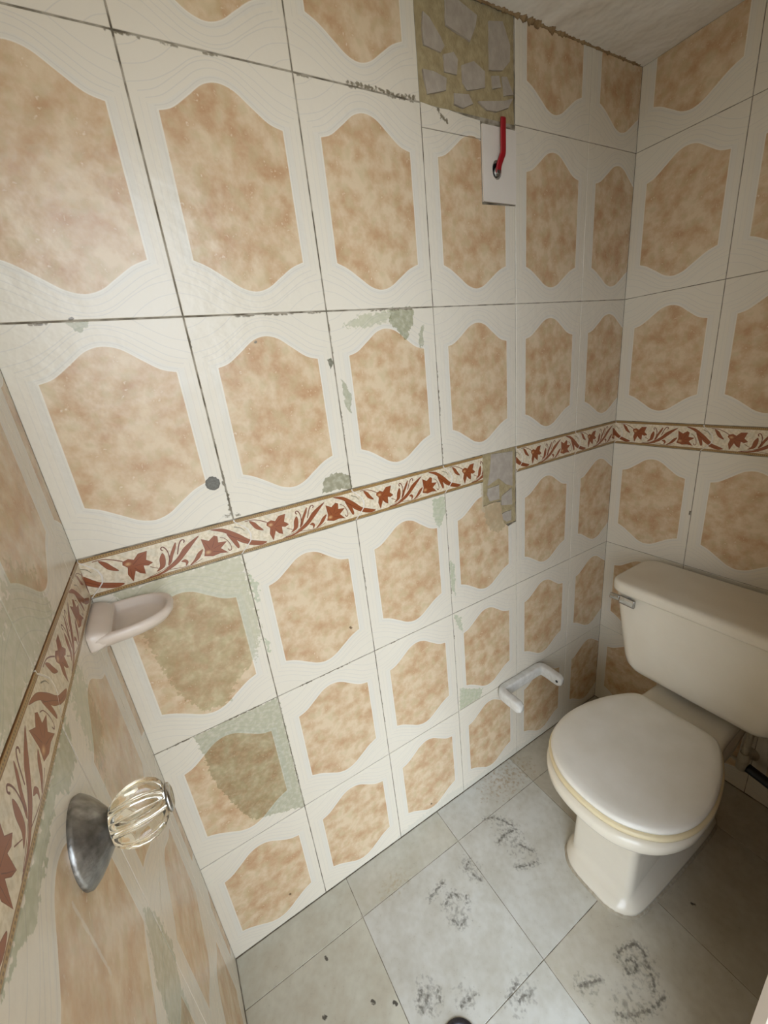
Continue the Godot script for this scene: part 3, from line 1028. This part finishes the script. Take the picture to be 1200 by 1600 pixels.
func build_floor() -> void:
	var fl := inst("floor", box_mesh(Vector3(-0.1, -0.15, -0.1), Vector3(XR + 0.1, -0.0012, ZO)), M.grout)
	structure(fl, "floor of dirty pale grey square tiles", "floor")
	var xs := [0.0, 0.3117, 0.6383, 0.9653, 1.2848, XR]
	var zs := [0.0, 0.106, 0.4174, 0.7288, ZO]
	var r := Rect2(0, -ZO, XR, ZO)
	var ppm := 1350.0
	var w := int(r.size.x * ppm)
	var h := int(r.size.y * ppm)
	var n1 := noise_bytes(201, 0.006, 4, w, h)
	var n2 := noise_bytes(202, 0.03, 4, w, h)
	var n3 := noise_bytes(203, 0.2, 2, w, h)
	var d := PackedByteArray()
	d.resize(w * h * 4)
	for i in w * h:
		var a := n1[i] / 255.0
		var b := n2[i] / 255.0
		var c := n3[i] / 255.0
		var t := clampf((a * 0.8 + b * 0.5 - 0.35) * 1.1, 0.0, 1.0)
		var sp := clampf((c + b * 0.5 - 1.12) * 2.2, 0.0, 0.5)
		d[i * 4] = int(lerpf(lerpf(211.0, 189.0, t), 120.0, sp))
		d[i * 4 + 1] = int(lerpf(lerpf(211.0, 186.0, t), 112.0, sp))
		d[i * 4 + 2] = int(lerpf(lerpf(206.0, 175.0, t), 100.0, sp))
		d[i * 4 + 3] = 255
	var im := Image.create_from_data(w, h, false, Image.FORMAT_RGBA8, d)
	# the tiles differ a little in tone; those right of the joint by the toilet's foot are browner
	for q in [[0.0, 0.3117, 0.0, 0.84, Color(0.98, 0.967, 0.93)], [0.3117, 0.6383, 0.0, 0.106, Color(0.98, 0.97, 0.94)], [0.9653, XR, 0.0, 0.84, Color(0.93, 0.9, 0.85)], [0.6383, 0.9653, 0.4174, 0.7288, Color(0.97, 0.95, 0.915)]]:
		tone(im, Rect2i(int(q[0] * ppm), int(q[2] * ppm), int((q[1] - q[0]) * ppm), int((q[3] - q[2]) * ppm)), q[4])
	var dirt := c8(62, 58, 52)
	var lines := [[[0.838, 0.514], [0.842, 0.529], [0.83, 0.548], [0.813, 0.57], [0.794, 0.582]], [[0.783, 0.506], [0.805, 0.505], [0.836, 0.515]], [[0.699, 0.56], [0.714, 0.573], [0.745, 0.587], [0.779, 0.596], [0.806, 0.597]], [[0.665, 0.49], [0.687, 0.496], [0.716, 0.509]], [[0.79, 0.522], [0.803, 0.525], [0.806, 0.537], [0.791, 0.541], [0.777, 0.536], [0.781, 0.528]], [[0.746, 0.105], [0.765, 0.112], [0.784, 0.131], [0.802, 0.167]], [[0.731, 0.176], [0.77, 0.172], [0.803, 0.181]], [[0.781, 0.216], [0.791, 0.235], [0.799, 0.252]], [[0.729, 0.249], [0.762, 0.266], [0.787, 0.272]], [[0.628, 0.165], [0.609, 0.174]], [[0.567, 0.222], [0.56, 0.234]], [[0.51, 0.206], [0.542, 0.198], [0.549, 0.212]], [[0.506, 0.241], [0.514, 0.261], [0.532, 0.258]], [[0.617, 0.196], [0.625, 0.217]], [[0.523, 0.417], [0.554, 0.41]], [[0.536, 0.432], [0.553, 0.433], [0.566, 0.442]], [[0.481, 0.173], [0.514, 0.166], [0.534, 0.164]], [[0.364, 0.3], [0.347, 0.314], [0.347, 0.329]], [[0.377, 0.313], [0.362, 0.324], [0.365, 0.34]], [[0.395, 0.32], [0.39, 0.337]], [[0.425, 0.369], [0.461, 0.373]]]
	for i in lines.size():
		var p := PackedVector2Array()
		for q in lines[i]:
			p.append(Vector2(q[0], -q[1]))
		smudge(im, r, ppm, p, 0.0042, dirt, 0.42, 210 + i, 0.12)
		smudge(im, r, ppm, p, 0.012, dirt, 0.2, 250 + i, 0.02)
	# wider dust round the prints
	for q in [[0.81, 0.545, 0.05, 0.035], [0.73, 0.56, 0.05, 0.03], [0.775, 0.19, 0.05, 0.08], [0.525, 0.23, 0.04, 0.05], [0.37, 0.315, 0.035, 0.04], [0.55, 0.43, 0.05, 0.03], [0.44, 0.36, 0.03, 0.03], [0.62, 0.18, 0.03, 0.04], [0.68, 0.5, 0.03, 0.03]]:
		dust(im, r, ppm, q, dirt, 0.3, int(q[0] * 1000))
	for q in [[0.195, 0.125], [0.154, 0.215], [0.258, 0.254], [0.3, 0.283], [1.03, 0.55], [0.89, 0.34]]:
		smudge(im, r, ppm, PackedVector2Array([Vector2(q[0], -q[1]), Vector2(q[0] + 0.003, -q[1] - 0.004)]), 0.004, dirt, 0.85, 300, 0.6)
	# ochre stain by the far wall
	dust(im, r, ppm, [0.9, 0.05, 0.13, 0.06], c8(150, 118, 78), 0.45, 17)
	dust(im, r, ppm, [0.42, 0.09, 0.06, 0.03], c8(168, 146, 108), 0.4, 18)
	var m := mat(c8(252, 251, 248), 0.32, 0.0, 0.5)
	m.albedo_texture = tex(im)
	m.texture_repeat = false
	var rb := noise(77, 0.02, 4).get_image(512, 296)
	var rd := rb.get_data()
	for i in rd.size():
		rd[i] = int(lerpf(70.0, 130.0, rd[i] / 255.0))
	m.roughness = 1.0
	m.roughness_texture = tex(Image.create_from_data(512, 296, false, Image.FORMAT_L8, rd))
	for i in xs.size() - 1:
		for j in zs.size() - 1:
			var p := rect(xs[i] + (0.0008 if i else 0.002), -(zs[j + 1] - 0.0008), xs[i + 1] - (0.0008 if i < 4 else 0.002), -(zs[j] + (0.0008 if j else 0.002)))
			plate("floor_tile", F_FLOOR, p, -0.0012, 0.0, 0.0005, r, m, fl)


func tone(im: Image, r: Rect2i, c: Color) -> void:
	var part := im.get_region(r)
	var d := part.get_data()
	for i in range(0, d.size(), 4):
		d[i] = int(d[i] * c.r)
		d[i + 1] = int(d[i + 1] * c.g)
		d[i + 2] = int(d[i + 2] * c.b)
	im.blit_rect(Image.create_from_data(part.get_width(), part.get_height(), false, Image.FORMAT_RGBA8, d), Rect2i(Vector2i.ZERO, part.get_size()), r.position)


func dust(im: Image, r: Rect2, ppm: float, q: Array, c: Color, alpha: float, s: int) -> void:
	# speckled dirt in an oval: [x, z, half x, half z]
	var ng := noise(s, 0.05, 5)
	var c0 := Vector2((q[0] - r.position.x) * ppm, im.get_height() - (-q[1] - r.position.y) * ppm)
	var h := Vector2(q[2], q[3]) * ppm
	for y in range(maxi(0, int(c0.y - h.y)), mini(im.get_height(), int(c0.y + h.y))):
		for x in range(maxi(0, int(c0.x - h.x)), mini(im.get_width(), int(c0.x + h.x))):
			var f := 1.0 - Vector2((x - c0.x) / h.x, (y - c0.y) / h.y).length()
			if f > 0.0:
				var a := clampf((f * 0.7 + ng.get_noise_2d(x, y) * 1.5 - 0.35) * 1.1, 0.0, 1.0) * alpha
				if a > 0.0:
					im.set_pixel(x, y, im.get_pixel(x, y).lerp(c, a))


func build_ceiling() -> void:
	var c := inst("ceiling", box_mesh(Vector3(-0.1, HC, 0.0), Vector3(XR + 0.1, HC + 0.12, ZO)), M.plaster)
	structure(c, "rough whitish plaster ceiling with a crumbling edge", "ceiling")
	# crumbling cement along the edge over the long wall
	var n := noise(63, 22.0, 4)
	var rings := []
	var count := 320
	for i in count:
		var x := lerpf(0.74, 1.44, float(i) / (count - 1))
		var a := 0.0028 + 0.0042 * n.get_noise_1d(x * 3.0)
		a = maxf(a * (1.0 + 1.1 * exp(-pow((x - 1.06) / 0.07, 2.0))), 0.0015)
		var b := maxf(0.0025, a * (0.9 + 0.5 * n.get_noise_1d(x * 3.0 + 40.0)))
		var ring := PackedVector3Array()
		for q in [[0.0, 0.0], [0.0, -b], [a * 0.5, -b * 0.8 + 0.001 * n.get_noise_1d(x * 9.0)], [a, -b * 0.25], [a * 1.15, 0.0]]:
			ring.append(Vector3(x, HC + q[1], q[0]))
		rings.append(ring)
	var bead := inst("cement_edge", loft(rings), M.edge_mat if M.has("edge_mat") else edge_material(), c)
	bead.set_meta("label", "crumbling brown cement edge")


func edge_material() -> StandardMaterial3D:
	M.edge_mat = noise_mat(c8(164, 142, 106), c8(122, 92, 60), 0.03, 4.0, 0.95, 0.6)
	return M.edge_mat


# ---------------------------------------------------------------- toilet
func half_outline(h: Array, per := 5) -> PackedVector2Array:
	# h: (x, half width) from front to back -> closed outline round z = 0
	var p := catmull(v2(h), false, per)
	var out := p.duplicate()
	for i in range(p.size() - 2, 0, -1):
		out.append(Vector2(p[i].x, -p[i].y))
	return out


func radial(outline: PackedVector2Array, c: Vector2, n: int) -> PackedVector2Array:
	# the outline as n points at even angles about c
	var out := PackedVector2Array()
	for k in n:
		var a := TAU * k / n
		var d := Vector2(-cos(a), sin(a))
		var best := 0.0
		for i in outline.size():
			var hit = Geometry2D.segment_intersects_segment(c, c + d * 2.0, outline[i], outline[(i + 1) % outline.size()])
			if hit != null:
				best = maxf(best, c.distance_to(hit))
		out.append(c + d * best)
	return out


func ring_at(p: PackedVector2Array, y: float, d: float, zc: float) -> PackedVector3Array:
	var q := PackedVector2Array()
	if d >= 0.02:
		var c := Vector2.ZERO
		for w in p:
			c += w
		c /= p.size()
		for w in p:
			q.append(c + (w - c) * (1.0 - d / 0.165))
	else:
		q = inset(p, d) if area(p) > 0.0 else inset(p, -d)
	var r := PackedVector3Array()
	for w in q:
		r.append(Vector3(w.x, y, zc + w.y))
	return r


func round_rect(x0: float, x1: float, hw: float, r: float, seg := 6) -> PackedVector2Array:
	var p := PackedVector2Array()
	for q in [[x1 - r, hw - r, 0.0], [x0 + r, hw - r, PI / 2], [x0 + r, -hw + r, PI], [x1 - r, -hw + r, PI * 1.5]]:
		for k in seg + 1:
			var a: float = q[2] + PI / 2 * k / seg
			p.append(Vector2(q[0] + cos(a) * r, q[1] + sin(a) * r))
	return p


func build_toilet() -> void:
	var zc := 0.391
	var t := thing("toilet", Vector3(0.98, 0, zc), "cream two-piece toilet with its lid closed, against the tiled wall", "toilet")
	var off := Vector3(-0.98, 0, -zc)
	var lid_half := [[0.792, 0.0], [0.7945, 0.035], [0.803, 0.07], [0.822, 0.104], [0.855, 0.138], [0.9, 0.16], [0.955, 0.169], [1.02, 0.164], [1.09, 0.146], [1.145, 0.122], [1.17, 0.106], [1.181, 0.09], [1.183, 0.07], [1.183, 0.0]]
	var lid := half_outline(lid_half)
	# bowl and pedestal, one piece of china
	var n := 128
	var c := Vector2(0.98, 0)
	var foot := half_outline([[0.848, 0.0], [0.85, 0.045], [0.862, 0.075], [0.892, 0.098], [0.95, 0.105], [1.1, 0.108], [1.25, 0.108], [1.30, 0.09], [1.30, 0.0]], 4)
	var step := half_outline([[0.866, 0.0], [0.867, 0.045], [0.876, 0.074], [0.9, 0.092], [0.96, 0.098], [1.1, 0.098], [1.25, 0.098], [1.29, 0.085], [1.29, 0.0]], 4)
	var shin := half_outline([[0.880, 0.0], [0.8805, 0.04], [0.8815, 0.064], [0.8845, 0.075], [0.895, 0.081], [0.915, 0.0815], [0.95, 0.08], [1.1, 0.075], [1.25, 0.08], [1.28, 0.07], [1.28, 0.0]], 4)
	var neck := half_outline([[0.884, 0.0], [0.8845, 0.04], [0.8855, 0.062], [0.8885, 0.073], [0.9, 0.08], [0.92, 0.0815], [0.95, 0.082], [1.1, 0.08], [1.25, 0.082], [1.29, 0.07], [1.29, 0.0]], 4)
	var belly := half_outline([[0.858, 0.0], [0.864, 0.045], [0.882, 0.085], [0.92, 0.11], [0.98, 0.12], [1.1, 0.112], [1.25, 0.1], [1.34, 0.09], [1.34, 0.0]], 4)
	var under := half_outline([[0.806, 0.0], [0.812, 0.05], [0.832, 0.1], [0.875, 0.138], [0.95, 0.155], [1.04, 0.15], [1.14, 0.122], [1.22, 0.105], [1.38, 0.1], [1.4, 0.09], [1.4, 0.0]], 4)
	var rim := half_outline([[0.779, 0.0], [0.782, 0.04], [0.793, 0.08], [0.82, 0.12], [0.86, 0.15], [0.91, 0.167], [0.96, 0.171], [1.03, 0.166], [1.1, 0.145], [1.15, 0.125], [1.2, 0.108], [1.28, 0.102], [1.40, 0.1], [1.415, 0.09], [1.415, 0.0]], 4)
	var rings := []
	for q in [[foot, 0.0, 0.0], [foot, 0.018, 0.0], [step, 0.03, 0.0], [step, 0.036, 0.006], [shin, 0.05, 0.0], [shin, 0.07, 0.0], [neck, 0.16, 0.0], [neck, 0.21, 0.0], [belly, 0.262, 0.0], [under, 0.306, 0.0], [rim, 0.328, 0.006], [rim, 0.338, 0.001], [rim, 0.356, 0.0], [rim, 0.364, 0.003], [rim, 0.368, 0.012], [rim, 0.3685, 0.03]]:
		var p := radial(q[0], c, n)
		rings.append(ring_at(p, q[1], q[2], 0.0))
	shift(rings, Vector3(-0.98, 0, 0))
	inst("bowl", loft(rings, true, true, false), M.ceramic, t)
	# seat ring, a little wider than the lid
	rings = []
	for q in [[0.3688, 0.006], [0.370, -0.003], [0.378, -0.005], [0.3835, -0.002], [0.3845, 0.01]]:
		rings.append(ring_at(lid, q[0], q[1], 0.0))
	shift(rings, Vector3(-0.98, 0, 0))
	inst("seat", loft(rings, true, true, true), M.seat, t).set_meta("label", "yellowed seat ring under the lid")
	rings = []
	for q in [[0.3865, 0.007], [0.3868, 0.001], [0.392, 0.0], [0.397, 0.002], [0.4005, 0.007], [0.4025, 0.02], [0.404, 0.05], [0.4048, 0.08]]:
		rings.append(ring_at(lid, q[0], q[1], 0.0))
	shift(rings, Vector3(-0.98, 0, 0))
	inst("lid", loft(rings, true, true, false), M.lid, t)
	for s in [-1.0, 1.0]:
		inst("hinge", box_mesh(Vector3(1.184 - 0.98, 0.3687, s * 0.06 - 0.014), Vector3(1.2 - 0.98, 0.381, s * 0.06 + 0.014), 0.004), M.lid, t)
	# tank
	rings = []
	for q in [[0.398, 0.15, 1.262, 0.03], [0.4, 0.163, 1.254, 0.04], [0.408, 0.175, 1.246, 0.04], [0.424, 0.184, 1.241, 0.036], [0.45, 0.19, 1.2385, 0.034], [0.55, 0.209, 1.2375, 0.034], [0.655, 0.2275, 1.237, 0.034], [0.664, 0.228, 1.237, 0.034]]:
		rings.append(ring_at(round_rect(q[2], 1.43, q[1], q[3]), q[0], 0.0, 0.0))
	shift(rings, Vector3(-0.98, 0, 0))
	inst("tank", loft(rings, true, true, true), M.ceramic, t)
	inst("tank_spud", box_mesh(Vector3(1.29 - 0.98, 0.3686, -0.07), Vector3(1.40 - 0.98, 0.3978, 0.07), 0.006), M.black, t)
	rings = []
	var cover := round_rect(1.222, 1.436, 0.237, 0.045, 8)
	for q in [[0.6645, 0.008], [0.667, 0.001], [0.672, 0.0], [0.688, 0.0], [0.694, 0.002], [0.6985, 0.007], [0.7, 0.014], [0.7008, 0.03]]:
		rings.append(ring_at(cover, q[0], q[1], 0.0))
	shift(rings, Vector3(-0.98, 0, 0))
	inst("tank_cover", loft(rings, true, true, false), M.ceramic, t)
	# chrome flush lever: a pad on the tank and a short finger to the left
	var lv := inst("flush_lever", sweep(curve3([Vector3(1.224 - 0.98, 0.6445, 0.236 - zc), Vector3(1.2235 - 0.98, 0.6455, 0.215 - zc), Vector3(1.223 - 0.98, 0.6475, 0.194 - zc)], 4), round_section(0.0125, 0.005, 20, 4.0), Vector3(1, 0, 0)), M.chrome, t)
	lv.set_meta("label", "worn chrome flush lever")
	inst("finger_tip", sweep(curve3([Vector3(1.223 - 0.98, 0.6485, 0.192 - zc), Vector3(1.2205 - 0.98, 0.65, 0.179 - zc), Vector3(1.2175 - 0.98, 0.651, 0.167 - zc)], 4), round_section(0.009, 0.0045, 20, 3.0), Vector3(1, 0, 0)), M.chrome, lv)
	inst("lever_stem", lathe([[0.009, 0.0], [0.009, 0.012], [0.007, 0.016]], Vector3(1, 0, 0), 20), M.chrome, lv).position = Vector3(1.2245 - 0.98, 0.645, 0.215 - zc)
	# cement smear where the foot meets the floor
	rings = []
	var nz := noise(8, 40.0, 3)
	for q in [[0.0, -0.005], [0.004, -0.0035], [0.006, 0.001]]:
		var base := radial(foot, c, n)
		var r := ring_at(base, q[0], q[1], 0.0)
		for i in r.size():
			var k := 1.0 + 0.012 * nz.get_noise_2d(r[i].x, r[i].z)
			r[i] = Vector3((r[i].x - 0.98) * k, r[i].y * (1.0 + nz.get_noise_1d(i * 0.3)), r[i].z * k)
		rings.append(r)
	inst("base_grout", loft(rings, false, false), noise_mat(c8(190, 182, 166), c8(150, 138, 116), 0.03, 8.0, 0.9, 0.4), t)


func shift(rings: Array, d: Vector3) -> void:
	for r in rings.size():
		var a: PackedVector3Array = rings[r]
		for i in a.size():
			a[i] += d
		rings[r] = a


func build_supply() -> void:
	var t := thing("water_supply_valve", Vector3(XR, 0.16, 0.49), "off-white supply valve and pipe under the toilet tank", "valve")
	inst("riser_pipe", sweep(curve3([Vector3(-0.085, 0.236, 0.015), Vector3(-0.075, 0.16, 0.01), Vector3(-0.055, 0.09, 0.004), Vector3(-0.05, 0.03, 0.0)], 6), round_section(0.008, 0.008, 14, 2.0), Vector3(0, 0, 1)), M.valve_white, t)
	var nut := inst("nut", lathe([[0.013, 0.0], [0.0165, 0.004], [0.0165, 0.022], [0.013, 0.026]], Vector3(0, 1, 0), 8), M.valve_white, t)
	nut.position = Vector3(-0.085, 0.212, 0.015)
	inst("valve_body", lathe([[0.010, -0.03], [0.014, -0.026], [0.014, 0.02], [0.011, 0.026], [0.011, 0.034]], Vector3(0, 1, 0), 20), M.valve_white, t).position = Vector3(-0.05, 0.0, 0.0)
	inst("wall_stub", lathe([[0.022, 0.0], [0.022, 0.004], [0.009, 0.007], [0.009, 0.05]], Vector3(-1, 0, 0), 20), M.valve_white, t)
	inst("valve_knob", lathe([[0.006, 0.0], [0.006, 0.016], [0.013, 0.018], [0.015, 0.024], [0.013, 0.034], [0.008, 0.036]], Vector3(0, 0, -1), 16), M.valve_white, t).position = Vector3(-0.05, -0.004, -0.012)
	var h := inst("hose", sweep(curve3([Vector3(-0.05, -0.012, 0.012), Vector3(-0.05, -0.02, 0.05), Vector3(-0.05, -0.034, 0.11), Vector3(-0.045, -0.045, 0.17), Vector3(-0.02, -0.05, 0.2)], 6), round_section(0.0135, 0.0135, 16, 2.0), Vector3(0, 1, 0)), M.black, t)
	h.set_meta("label", "black hose running along the wall")


# ---------------------------------------------------------------- fittings
func build_soap_dish() -> void:
	var t := thing("soap_dish", Vector3(0.0, 1.03, 0.066), "white ceramic soap dish in the corner below the border", "soap dish")
	# D-shaped tray with a hollow, grown out of a thicker root on the wall
	var outline := func(d: float, y: float) -> PackedVector3Array:
		var ring := PackedVector3Array()
		var n := 40
		for i in n + 1:
			var a := -PI / 2 + PI * i / n
			var x := 0.022 + (0.095 - d) * pow(maxf(cos(a), 0.0), 0.72)
			var z := (0.06 - d) * signf(sin(a)) * pow(absf(sin(a)), 0.85)
			ring.append(Vector3(x, y, z))
		ring.append(Vector3(0.001, y, 0.06 - d * 0.6))
		ring.append(Vector3(0.001, y, -0.06 + d * 0.6))
		return ring
	var hollow := func(d: float, y: float) -> PackedVector3Array:
		var ring := PackedVector3Array()
		var n := 40
		for i in n + 1:
			var a := -PI / 2 + PI * i / n
			var x := 0.03 + (0.087 - d) * pow(maxf(cos(a), 0.0), 0.72)
			var z := (0.06 - d) * signf(sin(a)) * pow(absf(sin(a)), 0.85)
			ring.append(Vector3(x, y, z))
		ring.append(Vector3(0.03, y, 0.05 - d))
		ring.append(Vector3(0.03, y, -0.05 + d))
		return ring
	var rings := [outline.call(0.022, -0.016), outline.call(0.01, -0.013), outline.call(0.002, -0.004), outline.call(0.0, 0.003), outline.call(0.0015, 0.007), outline.call(0.005, 0.0085), hollow.call(0.008, 0.0085), hollow.call(0.0115, 0.006), hollow.call(0.014, -0.003), hollow.call(0.02, -0.0055)]
	inst("tray", loft(rings, true, true, false), M.soap, t)
	# root: rounded block against the wall, rising behind the tray
	var rr := []
	for q in [[0.0005, 0.0], [0.006, 0.0], [0.014, 0.002], [0.021, 0.006], [0.027, 0.0105]]:
		var ring := PackedVector3Array()
		var sec := round_section(0.0605 - q[1] * 0.6, 0.0185 - q[1], 28, 5.0)
		for w in sec:
			ring.append(Vector3(q[0], 0.002 + w.y, w.x))
		rr.append(ring)
	inst("back_plate", loft(rr, true, true, false), M.soap, t)


func build_paper_holder() -> void:
	var t := thing("paper_holder", Vector3(1.012, 0.335, 0.0), "empty white ceramic toilet paper holder on the tiled wall", "paper holder")
	var path := [Vector3(-0.094, 0.0, 0.1), Vector3(-0.094, 0.0, 0.07), Vector3(-0.0945, 0.0, 0.04), Vector3(-0.092, 0.0, 0.02), Vector3(-0.08, 0.0, 0.013), Vector3(-0.05, 0.0, 0.012), Vector3(0.0, 0.0, 0.012), Vector3(0.05, 0.0, 0.012), Vector3(0.08, 0.0, 0.013), Vector3(0.092, 0.0, 0.02), Vector3(0.0945, 0.0, 0.04), Vector3(0.094, 0.0, 0.07), Vector3(0.094, 0.0, 0.1)]
	var pts := curve3(path, 5)
	var sc := PackedFloat32Array()
	for i in pts.size():
		var e := minf(i, pts.size() - 1 - i) / 3.0
		sc.append(sqrt(clampf(e * (2.0 - e), 0.35, 1.0)) if e < 1.0 else 1.0)
	inst("bracket", sweep(pts, round_section(0.0135, 0.0195, 28, 4.2), Vector3(0, 1, 0), sc), M.holder, t)
	for s in [-1.0, 1.0]:
		inst("socket", lathe([[0.0045, 0.0], [0.0045, 0.0012]], Vector3(-s, 0, 0), 16), M.black, t).position = Vector3(s * 0.0806, 0.002, 0.088)


func build_tap() -> void:
	var t := thing("shower_tap", Vector3(0.0, 0.969, 0.389), "faceted clear glass tap knob on a tarnished chrome flange", "tap")
	inst("flange", lathe([[0.041, 0.0], [0.0415, 0.003], [0.040, 0.005], [0.0365, 0.009], [0.030, 0.0145], [0.0235, 0.019], [0.019, 0.0222], [0.016, 0.0245]], Vector3(1, 0, 0), 48), M.tarnish, t)
	var g := inst("glass_knob", lathe([[0.016, 0.0248, 0.0], [0.0195, 0.026, 0.1], [0.0235, 0.033, 0.7], [0.0255, 0.042, 1.0], [0.0262, 0.051, 1.0], [0.0245, 0.06, 1.0], [0.021, 0.067, 0.9], [0.0165, 0.0715, 0.6], [0.0115, 0.0728, 0.0]], Vector3(1, 0, 0), 120, 0.3, 10), M.glass, t)
	g.set_meta("label", "clear fluted glass knob")
	inst("cap", lathe([[0.0125, 0.0731], [0.0145, 0.0742], [0.0138, 0.0765], [0.0095, 0.0782], [0.004, 0.0775]], Vector3(1, 0, 0), 28), M.chrome, t)


func build_shutoff() -> void:
	# white cut plate with a round-ended opening, and the red handle coming out of it
	var n := 24
	var outer := rect(0.9045, 1.678, 1.0025, 1.8125)
	var hole := PackedVector2Array()
	for i in n:
		var a := TAU * i / n
		hole.append(Vector2(0.9445 + 0.0135 * cos(a), 1.7375 + 0.018 * sin(a)))
	var csg := CSGCombiner3D.new()
	csg.name = "cover_plate"
	var bx := CSGBox3D.new()
	bx.name = "plate_body"
	bx.size = Vector3(0.098, 0.1345, 0.004)
	csg.add_child(bx)
	var cut := CSGPolygon3D.new()
	cut.name = "opening"
	cut.polygon = hole
	cut.depth = 0.02
	cut.operation = CSGShape3D.OPERATION_SUBTRACTION
	cut.position = Vector3(-0.9535, -1.74525, 0.01)
	csg.add_child(cut)
	add_child(csg)
	bx.material = M.white_plate
	cut.material = M.white_plate
	csg.position = Vector3(0.9535, 1.74525, 0.0021)
	tag(csg, "plain white rectangular plate with an oval opening, on the tiled wall", "cover plate")
	var t := thing("shutoff_valve", Vector3(0.9445, 1.7375, 0.002), "red valve lever standing up from the opening in the white plate", "valve")
	inst("lever", sweep(curve3([Vector3(0.001, -0.006, 0.004), Vector3(0.001, 0.008, 0.008), Vector3(0.005, 0.02, 0.011), Vector3(0.0085, 0.029, 0.012), Vector3(0.009, 0.055, 0.012), Vector3(0.0095, 0.087, 0.012)], 6), round_section(0.007, 0.0028, 18, 3.0), Vector3(0, 0, 1)), M.red, t)
	inst("stem", lathe([[0.009, 0.0], [0.009, 0.004], [0.0055, 0.005], [0.0055, 0.009]], Vector3(0, 0, 1), 6), M.tarnish, t).position = Vector3(0, -0.004, -0.001)
	inst("body", lathe([[0.0125, 0.0], [0.0125, 0.0012]], Vector3(0, 0, 1), 24), M.black, t).position = Vector3(0, 0, -0.0016)


func build_drain() -> void:
	var t := thing("floor_drain", Vector3(0.386, 0.0, 0.415), "small dark round drain at the bottom edge of the floor", "drain")
	inst("drain_rim", lathe([[0.042, 0.0002], [0.042, 0.003], [0.038, 0.005], [0.031, 0.005], [0.03, 0.002], [0.002, 0.002]], Vector3(0, 1, 0), 40), M.drain, t)
	for i in 5:
		var x := (i - 2) * 0.0115
		var hz := sqrt(maxf(0.0, 0.0295 * 0.0295 - x * x))
		inst("drain_bar", box_mesh(Vector3(x - 0.0025, 0.0021, -hz), Vector3(x + 0.0025, 0.0045, hz), 0.0006), M.drain, t)


func build_filler_spots() -> void:
	var n := noise(44, 60.0, 3)
	for q in [[0.23, 1.2, 0.0125, "round grey cement plug filling a hole above the border"]]:
		var rings := []
		for k in [[1.0, 0.0003], [0.96, 0.0014], [0.7, 0.0022], [0.35, 0.0017], [0.1, 0.0014]]:
			var ring := PackedVector3Array()
			for i in 28:
				var a := TAU * i / 28
				var r: float = q[2] * k[0] * (1.0 + 0.16 * n.get_noise_2d(cos(a) * 0.05, sin(a) * 0.05))
				ring.append(Vector3(cos(a) * r, sin(a) * r, k[1]))
			rings.append(ring)
		var o := inst("filled_hole", loft(rings, true, true, false), M.cement)
		o.position = Vector3(q[0], q[1], 0.0)
		tag(o, q[3], "plug")
